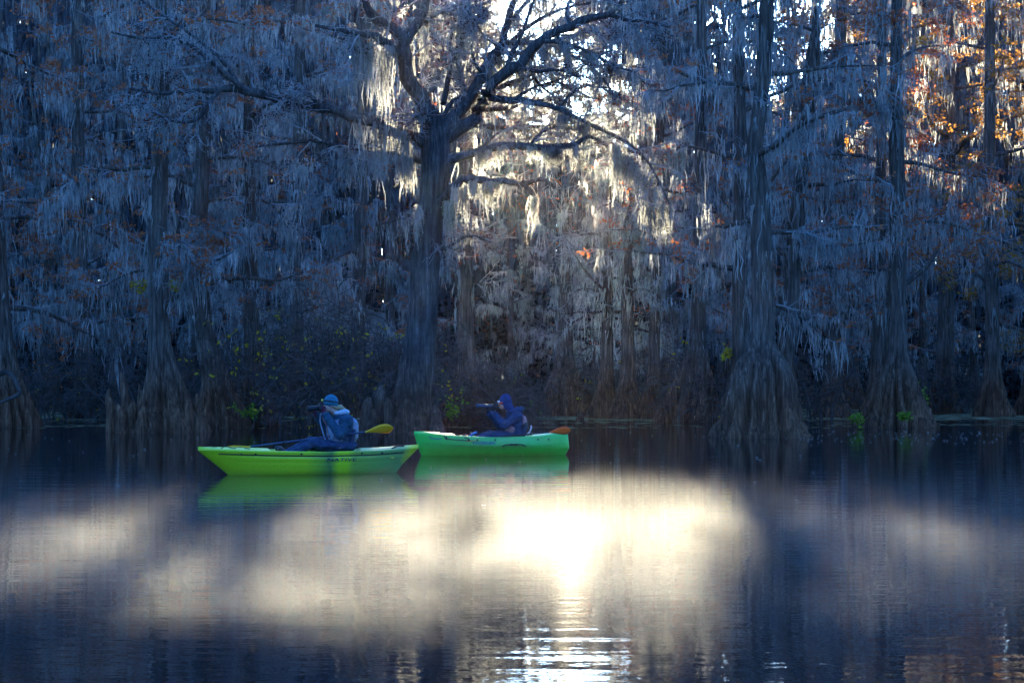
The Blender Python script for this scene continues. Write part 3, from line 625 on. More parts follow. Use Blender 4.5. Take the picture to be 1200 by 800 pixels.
def sprig(px, py, ybase, hpx, seed, label, leaf):
    rng = np.random.default_rng(seed); D = depth(ybase); c = P(px, ybase, D); c[2] = 0
    root = empty('leafy_sprig', c, label, 'plant', 'leafy sprigs at the cypress feet')
    n = 5; d = np.stack([rng.normal(0, .35, n), rng.normal(0, .3, n), np.ones(n)], -1)
    st = np.tile(P(px, py, D), (n, 1)); st[:, 2] = np.maximum(st[:, 2], -.1)
    S_ = grow(st, d, rng.uniform(.6, 1, n)*hpx*D/F, 6, .18, .03, rng)
    a = Acc(); a.add(*tubes(S_, taper(n, 7, .009, .004), 4)); a.build('stem', M['dead'], root, True)
    i, t, p, dd = spawn(S_, 6, .25, 1, .5, 1.1, rng); l = Acc(); leaves(l, p, rng, 4, .06, .12, .7, .55); l.build('leaves', M[leaf], root, False, 'stuff')
sprig(1081, 478, 499, 34, 401, 'bright green sprig on the right flank of the stout flared cypress', 'green')
sprig(1008, 503, 503, 26, 402, 'green sprig rising from the water left of the stout flared cypress', 'green')
sprig(1057, 492, 503, 14, 403, 'tiny yellow-green sprig on the front of the stout flared cypress', 'green')
sprig(528, 490, 505, 26, 404, 'yellow-green sprig by the foot of the big forked tree', 'green')
sprig(290, 490, 502, 24, 405, 'small pale sprig in front of the slim bell-footed cypress', 'green')
sprig(858, 425, 503, 26, 406, 'yellow leafy sprig high against the giant buttressed cypress', 'yellow')
sprig(205, 345, 500, 22, 407, 'cluster of golden leaves on the trunk of the tree with tall knees', 'yellow')
sprig(170, 345, 500, 26, 408, 'spray of yellow leaves left of the pale trunk above the tall knees', 'yellow')

# bent dead branch at the far left
D = depth(503); a = Acc(); q = catmull(px_path([(-6, 440, 3), (8, 436, 3), (17, 444, 2.8), (21, 455, 2.6), (24, 460, 2.6), (14, 466, 2.2), (4, 470, 1.8), (-3, 474, 1)], D), 24)
a.add(*tubes(q[None, :, :3], q[None, :, 3], 7))
tag(a.build('dead_branch', M['dead'], None, True), 'bent pale dead branch hooked against the leftmost broad cypress foot', 'branch')

# ------------------------------------------------------------------ duckweed and floating bits
def duckweed():
    rng = np.random.default_rng(8)
    n = 9000
    x = rng.uniform(-32, 32, n); y = 57+rng.uniform(0, 1, n)**1.1*34
    f = np.sin(x*.5+1)*np.sin(y*.9+x*.2)+rng.normal(0, .6, n)
    k = (f > 0.3) | (y > 68); x, y = x[k], y[k]; n = len(x)
    r = rng.uniform(.05, .22, n)*np.where(y > 66, 2.0, 1); th = np.arange(6)*math.pi/3
    V = np.stack([x[:, None]+r[:, None]*np.cos(th)*rng.uniform(.6, 1.3, (n, 6)), y[:, None]+r[:, None]*np.sin(th)*rng.uniform(.6, 1.3, (n, 6)), np.full((n, 6), 0)], -1)
    V[..., 2] = .004+.004*rng.uniform(0, 1, (n, 1))
    i = np.arange(n*6).reshape(n, 6); a = Acc(); a.add(V.reshape(-1, 3), i[:, [0, 1, 2, 3]]); a.add(np.zeros((0, 3)), np.zeros((0, 4), int))
    a.Q.append(i[:, [0, 3, 4, 5]])
    tag(a.build('duckweed', surf('duckweed_green', (0.10, 0.10, 0.04), (0.28, 0.26, 0.12), .9, 1.5)), 'dull green duckweed floating among the cypress feet', 'duckweed', None, 'stuff')
    n = 300
    x = rng.uniform(-14, 16, n); y = 20+rng.uniform(0, 1, n)**.6*34; r = rng.uniform(.008, .022, n)
    x = np.where(rng.uniform(0, 1, n) < .45, rng.uniform(7, 15, n), x); y = np.where(x > 6.9, rng.uniform(44, 54, n), y)
    V = np.stack([x[:, None]+r[:, None]*1.6*np.cos(th), y[:, None]+r[:, None]*np.sin(th), np.full((n, 6), .012)], -1); V[:, ::2, 2] += .006
    i = np.arange(n*6).reshape(n, 6); a = Acc(); a.add(V.reshape(-1, 3), i[:, [0, 1, 2, 3]]); a.Q.append(i[:, [0, 3, 4, 5]])
    tag(a.build('floating_leaves', surf('pale_leaf', (.35, .33, .28), (.6, .58, .52), .4, 5)), 'tiny pale leaves and flecks scattered on the dark water', 'leaves', None, 'stuff')
duckweed()
# stub of a snag in the duckweed
D = depth(493); a = Acc(); c = P(680, 493, D); trunk_mesh(a, [(c[0]-.05, D, -.3, .16), (c[0], D, .1, .14), (c[0]+.06, D, .22, .09), (c[0]+.08, D, .3, .03)], np.random.default_rng(3), 12, 12, .1)
tag(a.build('stump', M['bark'], None, True), 'small broken stump poking out of the duckweed near the bell-footed thin cypress', 'stump')

# ------------------------------------------------------------------ kayaks
def sstep(a, b, x): t = np.clip((x-a)/(b-a), 0, 1); return t*t*(3-2*t)
class Hull:
    """bow at -X, stern at +X, water line at z = 0"""
    def __init__(s, bow, stern, beam, zk, sheer, wexp, prof, cock):
        s.bow, s.stern, s.beam, s.zk, s.sheer, s.wexp, s.prof, s.cock = bow, stern, beam, zk, sheer, wexp, prof, cock
    def xr(s, v): return np.interp(v, [0, .45, 1], s.bow), np.interp(v, [0, .45, 1], s.stern)
    def width(s, u): return s.beam/2*np.clip(1-np.abs(2*u-1)**s.wexp, 0, 1)**0.8
    def point(s, u, v):
        x0, x1 = s.xr(v); x = x0+(x1-x0)*u
        y = s.width(u)*np.interp(v, s.prof[0], s.prof[1])+0.012
        zs = np.interp(u, s.sheer[0], s.sheer[1]); zk = s.zk*(1-np.abs(2*u-1)**6*0.35)
        return x, y, zk+(zs-zk)*v
    def side(s, x, z):
        u = (x+2.0)/4.0; v = .6
        for _ in range(12):
            x0, x1 = s.xr(v); u = np.clip((x-x0)/(x1-x0), 0, 1)
            zs = np.interp(u, s.sheer[0], s.sheer[1]); zk = s.zk*(1-np.abs(2*u-1)**6*0.35); v = np.clip((z-zk)/(zs-zk), 0, 1)
        return s.point(u, v)[1]
def build_kayak(root, H, hullm, deckm, nu=72, rot=0):
    vs = np.array([0, .06, .14, .24, .34, .44, .54, .62, .66, .70, .78, .84, .87, .90, .95, 1.0])
    us = 0.5-0.5*np.cos(np.linspace(0, math.pi, nu)); us = .35*us+.65*np.linspace(0, 1, nu)
    U, Vv = np.meshgrid(us, vs, indexing='ij'); x, y, z = H.point(U, Vv)
    a = Acc(); m = len(vs)
    L = np.stack([x, -y, z], -1); R = np.stack([x, y, z], -1)
    ring = np.concatenate([L[:, ::-1], R], 1); k = ring.shape[1]
    i = np.arange(nu*k).reshape(nu, k)
    a.add(ring.reshape(-1, 3), np.stack([i[:-1, :-1], i[1:, :-1], i[1:, 1:], i[:-1, 1:]], -1).reshape(-1, 4))
    for e, fl in ((0, 1), (nu-1, -1)):                       # close bow and stern
        q = np.stack([i[e, :k//2-1], i[e, 1:k//2], i[e, ::-1][1:k//2], i[e, ::-1][:k//2-1]], -1)
        a.Q.append(q if fl > 0 else q[:, ::-1])
    hull = a.build('hull', hullm, root, True, local=True)
    # deck with a sunken cockpit
    x1, y1, z1 = H.point(us, np.ones(nu)); c0, c1, cd = H.cock
    cw = sstep(c0, c0+.22, x1)*(1-sstep(c1-.16, c1, x1))
    rows = []
    for f, dz, inn in ((1.0, .002, 0), (.97, .022, 0), (.90, .026, 0), (.84, .012, .0), (.76, .004, .75), (.68, .012, 1), (.35, .02, 1), (0, .03, 1)):
        rows.append(np.stack([x1, y1*f, z1+dz-cd*cw*inn-(1-f)*(1-cw)*(-.03)], -1))
    L = np.stack(rows, 1); R = L.copy()[:, ::-1][:, 1:]; L = L*np.array([1, -1, 1]); ring = np.concatenate([L, R], 1); k = ring.shape[1]
    b = Acc(); i = np.arange(nu*k).reshape(nu, k)
    b.add(ring.reshape(-1, 3), np.stack([i[:-1, :-1], i[1:, :-1], i[1:, 1:], i[:-1, 1:]], -1).reshape(-1, 4))
    b.build('deck', deckm, root, True, local=True)
    return hull
def rope(name, pts, r, mat, parent, k=6, n=24):
    q = catmull(pts, n); a = Acc(); a.add(*tubes(q[None], np.full((1, n), r), k)); return a.build(name, mat, parent, True, local=True)
def lettering(text, H, x, z, size, width, mat, parent, slope=0.0, shear=0.0):
    cu = bpy.data.curves.new('lettering', 'FONT'); cu.body = text; cu.size = size; cu.shear = shear; cu.extrude = 0.0; cu.offset = size*0.012
    t = bpy.data.objects.new('lettering', cu); COL.objects.link(t); bpy.context.view_layer.update()
    me = bpy.data.meshes.new_from_object(t.evaluated_get(bpy.context.evaluated_depsgraph_get())); bpy.data.objects.remove(t)
    n = len(me.vertices); co = np.zeros(n*3); me.vertices.foreach_get('co', co); co = co.reshape(-1, 3)
    sx = width/max(co[:, 0].max()-co[:, 0].min(), 1e-6)
    X = x+co[:, 0]*sx; Z = z+co[:, 1]+co[:, 0]*sx*slope
    Y = np.array([-H.side(a, b)-.004 for a, b in zip(X, Z)])
    me.vertices.foreach_set('co', np.stack([X, Y, Z], -1).astype(np.float32).ravel()); me.update()
    return link('lettering', me, mat, parent)
def box(a, c, s, rx=0, ry=0, rz=0, bev=0.0):
    bm = bmesh.new(); bmesh.ops.create_cube(bm, size=1)
    bmesh.ops.scale(bm, vec=s, verts=bm.verts)
    if bev: bmesh.ops.bevel(bm, geom=bm.edges[:], offset=bev, segments=2, affect='EDGES', profile=.6)
    mt = Matrix.Translation(c) @ Matrix.Rotation(rz, 4, 'Z') @ Matrix.Rotation(ry, 4, 'Y') @ Matrix.Rotation(rx, 4, 'X')
    bmesh.ops.transform(bm, matrix=mt, verts=bm.verts); bmesh.ops.triangulate(bm, faces=bm.faces[:])
    bm.verts.index_update(); a.add([v.co[:] for v in bm.verts], [[v.index for v in f.verts] for f in bm.faces]); bm.free()
def lathe(a, c, axis, prof, k=20):
    """prof rows (along, radius) about axis through c"""
    ax = norm(np.array(axis, float)); r = np.array([0, 0, 1.0]) if abs(ax[2]) < .9 else np.array([1.0, 0, 0]); A = norm(np.cross(ax, r)); B = np.cross(ax, A)
    th = np.arange(k)*2*math.pi/k; pr = np.array(prof, float); n = len(pr)
    V = np.array(c)+pr[:, 0, None, None]*ax+pr[:, 1, None, None]*(A*np.cos(th)[:, None]+B*np.sin(th)[:, None])[None]
    i = np.arange(n*k).reshape(n, k); p = i[:-1]; q = np.roll(p, -1, 1); d = i[1:]; e = np.roll(d, -1, 1)
    a.add(V.reshape(-1, 3), np.stack([p, q, e, d], -1).reshape(-1, 4))

def kayak_mat(name, stops, lx, zlow=None):
    """rotomoulded plastic, colours blended along the hull"""
    m, n, o = newmat(name)
    b = n.nodes.new('ShaderNodeBsdfPrincipled'); b.inputs['Roughness'].default_value = .38; b.inputs['Specular IOR Level'].default_value = .45
    tc = n.nodes.new('ShaderNodeTexCoord'); sp = n.nodes.new('ShaderNodeSeparateXYZ'); n.links.new(tc.outputs['Object'], sp.inputs[0])
    nz = noise(n, 2.2, 4, tc.outputs['Object']); 
    ad = n.nodes.new('ShaderNodeMath'); ad.operation = 'MULTIPLY_ADD'; ad.inputs[1].default_value = .30; n.links.new(nz.outputs[0], ad.inputs[0]); n.links.new(sp.outputs[0], ad.inputs[2])
    mr = n.nodes.new('ShaderNodeMapRange'); mr.inputs['From Min'].default_value = lx[0]+.15; mr.inputs['From Max'].default_value = lx[1]+.15; n.links.new(ad.outputs[0], mr.inputs[0])
    r = ramp(n, mr.outputs[0], stops); col = r.outputs[0]
    if zlow:
        zr = n.nodes.new('ShaderNodeMath'); zr.operation = 'MULTIPLY_ADD'; zr.inputs[1].default_value = .05; n.links.new(nz.outputs[0], zr.inputs[0]); n.links.new(sp.outputs[2], zr.inputs[2])
        mr2 = n.nodes.new('ShaderNodeMapRange'); mr2.inputs['From Min'].default_value = zlow[0]; mr2.inputs['From Max'].default_value = zlow[1]; n.links.new(zr.outputs[0], mr2.inputs[0])
        mx = n.nodes.new('ShaderNodeMix'); mx.data_type = 'RGBA'; n.links.new(mr2.outputs[0], mx.inputs['Factor']); mx.inputs['A'].default_value = zlow[2]+(1,); n.links.new(col, mx.inputs['B']); col = mx.outputs['Result']
    # scuffs
    vs = coords(n, (3, 3, 14)); s = noise(n, 9, 6, vs, .7); rs = ramp(n, s.outputs[0], [(.55, (1, 1, 1)), (.68, (.45, .45, .45))])
    m2 = n.nodes.new('ShaderNodeMix'); m2.data_type = 'RGBA'; m2.blend_type = 'MULTIPLY'; m2.inputs['Factor'].default_value = .8
    n.links.new(col, m2.inputs['A']); n.links.new(rs.outputs[0], m2.inputs['B']); n.links.new(m2.outputs['Result'], b.inputs['Base Color'])
    bp = n.nodes.new('ShaderNodeBump'); bp.inputs['Strength'].default_value = .25; bp.inputs['Distance'].default_value = .004; t2 = noise(n, 60, 3, tc.outputs['Object'])
    n.links.new(t2.outputs[0], bp.inputs['Height']); n.links.new(bp.outputs[0], b.inputs['Normal'])
    n.links.new(b.outputs[0], o.inputs[0]); return m
LIME = (.46, .68, .02); DK = (.11, .24, .06); TEAL = (.17, .40, .12)
M['lime'] = kayak_mat('lime_plastic', [(0, LIME), (.44, LIME), (.52, (.26, .46, .04)), (.56, DK), (.60, (.50, .76, .02)), (.64, (.50, .76, .02)), (.68, (.28, .46, .06)), (.78, (.24, .44, .09)), (.90, TEAL), (.94, LIME), (1, LIME)], (-1.8, 1.85))
M['mint'] = kayak_mat('green_plastic', [(0, (.02, .62, .07)), (.3, (.04, .50, .08)), (.6, (.10, .56, .13)), (.9, (.04, .64, .10)), (1, (.03, .62, .08))], (-1.6, 1.55), (.16, .24, (.012, .50, .035)))
M['black'] = surf('black_plastic', (.012, .012, .014), (.03, .03, .032), .45, 8)
M['cord'] = surf('dark_cord', (.015, .02, .025), (.04, .045, .05), .8, 20)
M['navy'] = surf('navy_fabric', (.012, .034, .085), (.022, .055, .125), .9, 14, bump=.3, bscale=40, dist=.01)
M['teal_jacket'] = surf('dark_teal_fabric', (.014, .05, .085), (.028, .085, .13), .9, 14, bump=.3, bscale=40, dist=.01)
M['pants'] = surf('dark_blue_trousers', (.018, .035, .075), (.035, .06, .115), .9, 12, bump=.3, bscale=30, dist=.01)
M['hat'] = surf('teal_knit', (.022, .13, .19), (.035, .19, .27), .95, 30, stretch=(1, 1, 3), bump=.6, bscale=90, dist=.008)
M['navy_hat'] = surf('navy_fleece', (.012, .034, .12), (.02, .05, .16), .95, 20, bump=.5, bscale=70, dist=.008)
M['vest'] = surf('grey_vest', (.18, .23, .30), (.26, .31, .39), .85, 14, bump=.3, bscale=40, dist=.01)
M['vest2'] = surf('pink_grey_vest', (.30, .17, .17), (.38, .24, .24), .85, 14, bump=.3, bscale=40, dist=.01)
M['glove'] = surf('burgundy_glove', (.09, .012, .03), (.15, .022, .05), .85, 18)
M['dglove'] = surf('dark_glove', (.01, .012, .018), (.02, .022, .03), .85, 18)
M['skin'] = surf('skin', (.52, .29, .21), (.60, .35, .26), .55, 9)
M['hair'] = surf('blond_hair', (.30, .19, .09), (.58, .42, .24), .6, 10, stretch=(6, 6, 1))
M['pale'] = surf('pale_grey_fleece', (.42, .48, .55), (.55, .60, .66), .95, 16)
M['yellow_p'] = surf('yellow_plastic', (.78, .36, .012), (.85, .44, .02), .35, 5)
M['red_p'] = surf('orange_red_plastic', (.70, .10, .012), (.80, .14, .02), .35, 5)
M['shaft'] = surf('blue_grey_shaft', (.02, .045, .10), (.03, .06, .13), .35, 5)
M['blue_ink'] = surf('blue_letter', (.03, .04, .20), (.04, .05, .24), .5, 5)
M['dark_ink'] = surf('dark_letter', (.01, .02, .06), (.015, .025, .08), .5, 5)
M['white_p'] = surf('white_plastic', (.7, .72, .75), None, .4, 5)
M['red_fr'] = surf('red_frame', (.65, .03, .02), None, .3, 5)
M['lens'] = surf('dark_glass', (.01, .012, .02), None, .08, 5, spec=.8)
M['cam'] = surf('camera_black', (.010, .011, .013), (.022, .023, .026), .5, 20)
M['cambl'] = surf('camera_grey_blue', (.03, .05, .09), (.05, .08, .13), .6, 20)
M['lampy'] = surf('yellow_lamp', (.7, .6, .05), None, .4, 5)

def place(px, py):
    D_ = depth(py); return ((px-600)/F*D_, D_, 0.0)
# kayak one: lime, with dark blends
K1 = place(366, 554.5); R1 = math.radians(16)
k1 = empty('kayak', K1, 'lime green kayak with dark blended patches and a yellow-bladed paddle across it', 'kayak', 'kayaks on the water', R1)
H1 = Hull((-1.30, -1.55, -1.86), (1.35, 1.52, 1.78), .80, -.10, ([0, .08, .3, .55, .8, .95, 1], [.395, .392, .365, .345, .355, .385, .398]), 2.3,
          ([0, .10, .30, .62, .66, .70, .84, .87, .90, 1], [.10, .62, .86, .96, .955, .985, 1.0, .975, 1.0, 1.02]), (-.75, .78, .17))
build_kayak(k1, H1, M['lime'], M['lime'])
lettering('NATIVE', H1, .16, .215, .070, .50, M['dark_ink'], k1, -.01, .15)
for s in (-1, 1): rope('rail', [(x, s*(H1.side(x, zz)+.002), zz) for x in np.linspace(-1.55, 1.5, 15) for zz in (float(np.interp(x, [-1.6, -.7, .2, .9, 1.6], [.345, .318, .300, .306, .338])),)], .010, M['black'], k1, n=50)
rope('bungee_cord', [(-1.5, -.1, .43), (-1.4, .05, .455), (-1.3, -.12, .43), (-1.18, .1, .44), (-1.05, -.2, .42)], .006, M['cord'], k1)
rope('carry_handle', [(1.30, -.14, .40), (1.38, -.1, .43), (1.48, -.05, .437), (1.56, -.02, .42)], .013, M['black'], k1)
rope('carry_handle', [(-1.72, -.02, .41), (-1.66, -.02, .432), (-1.56, -.02, .435), (-1.48, -.03, .41)], .013, M['black'], k1)
for x in (-1.2, -.98, -.25, .75, 1.1):
    a = Acc(); lathe(a, (x, -H1.side(x, .338)-.003, .338), (0, -1, 0), [(0, .001), (.008, .017), (.014, .010), (.015, .001)], 10); a.build('rivet', M['black'], k1, True, local=True)
a = Acc(); box(a, (.34, 0, .31), (.50, .46, .07), bev=.02); a.build('seat', M['black'], k1, True, local=True)
a = Acc(); box(a, (.62, 0, .52), (.06, .44, .42), ry=.18, bev=.02); a.build('backrest', M['pants'], k1, True, local=True)
a = Acc(); box(a, (1.28, -H1.side(1.28, .25)-.004, .25), (.07, .006, .022)); a.build('decal', M['lampy'], k1, local=True)

# kayak two: mint green sit-on-top
K2 = place(580, 533); R2 = math.radians(10)
k2 = empty('kayak', K2, 'bright mint green kayak with black cords on the bow, under the hooded person', 'kayak', 'kayaks on the water', R2)
H2 = Hull((-1.47, -1.56, -1.64), (1.42, 1.53, 1.50), .78, -.09, ([0, .06, .2, .5, .8, .95, 1], [.43, .425, .385, .345, .365, .40, .385]), 2.5,
          ([0, .10, .30, .58, .66, .72, .9, 1], [.05, .55, .80, .93, .985, 1.0, .985, .96]), (-.85, .70, .14))
build_kayak(k2, H2, M['mint'], M['mint'])
lettering('WILDERNESS', H2, -.52, .235, .085, .46, M['blue_ink'], k2, -.02)
lettering('Tarpon', H2, -1.38, .345, .06, .24, M['blue_ink'], k2, -.10, .2)
sd = lambda x, z, o=.010: (x, -H2.side(x, z)-o, z)
rope('bungee_cord', [(-1.22, .03, .44), (-1.17, -.08, .437), sd(-1.08, .395), sd(-1.03, .352), sd(-.90, .330), sd(-.75, .318), sd(-.60, .312), sd(-.58, .33), sd(-.66, .372), (-.78, -.16, .41), (-.86, .03, .425)], .010, M['cord'], k2, n=48)
rope('bungee_cord', [(-1.0, .05, .43), (-1.04, -.10, .425), sd(-1.03, .385), sd(-1.03, .352)], .010, M['cord'], k2)
for x_, z_ in ((-1.03, .35), (-.585, .318)):
    a = Acc(); lathe(a, sd(x_, z_, .0), (0, -1, 0), [(0, .001), (.003, .024), (.016, .020), (.018, .001)], 10); a.build('cord_button', M['black'], k2, True, local=True)
yy = lambda x, z: -H2.side(x, z)-.018
rope('carry_handle', [(.08, yy(.08, .18), .18), (.13, yy(.13, .215), .215), (.22, yy(.22, .225)-.03, .228), (.40, yy(.40, .225)-.03, .228), (.50, yy(.5, .215), .215), (.56, yy(.56, .18), .18)], .012, M['black'], k2)
a = Acc(); box(a, (.31, yy(.31, .225)-.025, .226), (.17, .03, .032), bev=.008); a.build('grip', M['black'], k2, True, local=True)
for x in (-.42, -.06, .82, 1.05):
    a = Acc(); lathe(a, (x, -H2.side(x, .32)-.003, .32), (0, -1, 0), [(0, .001), (.008, .018), (.014, .010), (.015, .001)], 10); a.build('scupper_plug', M['black'], k2, True, local=True)
a = Acc(); box(a, (.30, 0, .27), (.46, .44, .07), bev=.02); a.build('seat', M['black'], k2, True, local=True)
a = Acc(); box(a, (.56, 0, .43), (.06, .42, .34), ry=.22, bev=.02); st_ = a.build('backrest', M['navy'], k2, True, local=True)
rope('seat_strap', [(.58, -.22, .40), (.66, -.23, .46), (.70, -.24, .56), (.685, -.24, .60)], .017, M['white_p'], k2)
rope('foot_strap', [(-.58, -.18, .33), (-.50, -.20, .42), (-.40, -.20, .47)], .03, surf('bright_blue_strap', (.02, .16, .42), None, .6), k2)

def paddle(name, p0, p1, label, bladem, shaftm, rz, base, roll=0.25, feather=0.0):
    """p0 far end, p1 end with the blade seen; kayak-local points"""
    root = empty(name, base, label, 'paddle', None, rz)
    p0 = np.array(p0, float); p1 = np.array(p1, float); d = norm(p1-p0)
    a = Acc(); q = np.stack([p0+(p1-p0)*t for t in np.linspace(0, 1, 9)]); a.add(*tubes(q[None], np.full((1, 9), .0155), 10)); a.build('shaft', shaftm, root, True, local=True)
    for p, dd in ((p1, d), (p0, -d)):
        a = Acc(); up = norm(np.array([0, 0, 1.0])-d*d[2]); side = np.cross(d, up)
        rl = roll+(feather if dd is not d else 0); up2 = up*math.cos(rl)+side*math.sin(rl); n2 = np.cross(dd, up2)
        t = np.linspace(0, 1, 15); L = .46
        wt = np.interp(t, [0, .1, .3, .55, .75, .9, 1], [.017, .022, .055, .085, .088, .066, .012]); wb = np.interp(t, [0, .1, .3, .55, .75, .9, 1], [.017, .020, .045, .075, .090, .075, .012])
        th = np.interp(t, [0, .15, 1], [.017, .008, .003]); curve = -.035*np.sin(t*2.2)
        rows = []
        for i in range(15):
            c = p+dd*(L*t[i]-.03)+n2*curve[i]
            rows.append([c+up2*wt[i], c+up2*wt[i]*.5+n2*(th[i]+.006), c+n2*(th[i]*1.5), c-up2*wb[i]*.5+n2*(th[i]+.006), c-up2*wb[i], c-up2*wb[i]*.5-n2*th[i], c-n2*th[i]*1.5, c+up2*wt[i]*.5-n2*th[i]])
        V = np.array(rows); k = 8; i = np.arange(15*k).reshape(15, k); e = i[:-1]; f = np.roll(e, -1, 1); g = i[1:]; h = np.roll(g, -1, 1)
        a.add(V.reshape(-1, 3), np.stack([e, f, h, g], -1).reshape(-1, 4)); a.Q.append(np.array([[i[14, 0], i[14, 2], i[14, 4], i[14, 6]]]))
        bl = a.build('blade', bladem, root, True, local=True)
    for s_ in (.30, .70):
        a = Acc(); lathe(a, p0+(p1-p0)*s_, d, [(-.012, .016), (-.01, .026), (.01, .026), (.012, .016)], 12); a.build('drip_ring', M['black'], root, True, local=True)
    return root
paddle('kayak_paddle', (-.98, .42, .43), (.84, -.36, .685), 'paddle with yellow blade lying across the lap of the person in teal hat', M['yellow_p'], M['shaft'], R1, K1, .5)
paddle('kayak_paddle', (-.25, -.30, .355), (1.10, -.22, .46), 'paddle with orange-red blade resting on the mint green kayak', M['red_p'], M['black'], R2, K2, .30, 1.25)

# ------------------------------------------------------------------ people
FOLD = bpy.data.textures.new('folds', 'CLOUDS'); FOLD.noise_scale = .085; FOLD.noise_depth = 1
def blob(name, prims, mat, parent, voxel=.008, smooth=4, fold=0.0):
    """overlapping tapered limbs and ellipsoids fused into one continuous skin"""
    bm = bmesh.new()
    def ell(c, r, rot=None):
        mt = Matrix.Translation(c)
        if rot is not None: mt = mt @ rot
        mt = mt @ Matrix.Diagonal((r[0], r[1], r[2], 1)); bmesh.ops.create_icosphere(bm, subdivisions=2, radius=1, matrix=mt)
    for p in prims:
        if p[0] == 'e':
            rot = Matrix.Rotation(p[3], 4, 'Y') if len(p) > 3 else None; ell(p[1], p[2], rot)
        else:
            _, a_, b_, r0, r1 = p; a_ = Vector(a_); b_ = Vector(b_); L = (b_-a_).length; n = max(2, int(L/(min(r0, r1)*.45))+1)
            for i in range(n+1):
                t = i/n; r = r0+(r1-r0)*t; ell(a_.lerp(b_, t), (r, r, r))
    me = bpy.data.meshes.new(name); bm.to_mesh(me); bm.free()
    o = bpy.data.objects.new(name, me); COL.objects.link(o)
    md = o.modifiers.new('r', 'REMESH'); md.mode = 'VOXEL'; md.voxel_size = voxel
    if fold:
        f_ = o.modifiers.new('f', 'DISPLACE'); f_.texture = FOLD; f_.strength = fold; f_.mid_level = .5; f_.texture_coords = 'LOCAL'
    if smooth: s_ = o.modifiers.new('s', 'SMOOTH'); s_.factor = .5; s_.iterations = smooth
    bpy.context.view_layer.update()
    m2 = bpy.data.meshes.new_from_object(o.evaluated_get(bpy.context.evaluated_depsgraph_get())); bpy.data.objects.remove(o); bpy.data.meshes.remove(me)
    m2.name = name; m2.polygons.foreach_set('use_smooth', np.ones(len(m2.polygons), dtype=bool))
    return link(name, m2, mat, parent)

def hand(c, d, up, side, curl, g=0.0):
    """palm plus four fingers and a thumb closing round what is held; d = finger direction, side = thumb side"""
    c = np.array(c, float); d = norm(np.array(d, float)); up = norm(np.array(up, float)); s = norm(np.cross(d, up))*side
    pr = []
    for k in np.linspace(-.03, .03, 4): pr.append(('c', tuple(c-d*.045+s*k*.75), tuple(c+d*.035+s*k), .016+g, .013+g))
    for k, L in zip((.036, .012, -.012, -.035), (.070, .080, .074, .058)):
        p = c+d*.035+s*k; q = p+d*L*.45-up*L*.12*curl; r = q+norm(d*(1-.5*curl)-up*.9*curl)*L*.36; t = r+norm(d*(.5-.9*curl)-up*1.0*curl)*L*.30
        for a_, b_, r0, r1 in ((p, q, .0100, .0092), (q, r, .0092, .0085), (r, t, .0085, .0075)): pr.append(('c', tuple(a_), tuple(b_), r0+g, r1+g))
    b0 = c-d*.03+s*.035; b1 = b0+s*.025+d*.03-up*.008; b2 = b1+d*.03+s*.004-up*.016*curl
    pr += [('c', tuple(b0), tuple(b1), .014+g, .011+g), ('c', tuple(b1), tuple(b2), .011+g, .009+g)]
    return pr
def head(c, tilt=0.0):
    """profile facing -X"""
    c = np.array(c, float); ct, st = math.cos(tilt), math.sin(tilt)
    def q(x, y, z): return (c[0]+x*ct+z*st, c[1]+y, c[2]-x*st+z*ct)
    return [('e', q(.012, 0, .035), (.098, .076, .088)), ('e', q(-.03, 0, -.02), (.066, .064, .085)), ('e', q(-.055, 0, -.082), (.034, .034, .026)),
            ('c', q(.02, 0, -.04), q(-.05, 0, -.078), .055, .034), ('c', q(-.088, 0, .022), q(-.112, 0, -.022), .010, .016), ('e', q(-.098, 0, -.03), (.014, .019, .010)),
            ('c', q(-.085, -.035, .038), q(-.085, .035, .038), .016, .016), ('e', q(-.088, 0, -.052), (.012, .024, .007)), ('e', q(-.086, 0, -.066), (.012, .020, .007)),
            ('e', q(.012, -.076, -.005), (.018, .010, .032)), ('e', q(.012, .076, -.005), (.018, .010, .032)),
            ('e', q(-.06, -.040, -.02), (.026, .022, .024)), ('e', q(-.06, .040, -.02), (.026, .022, .024))]
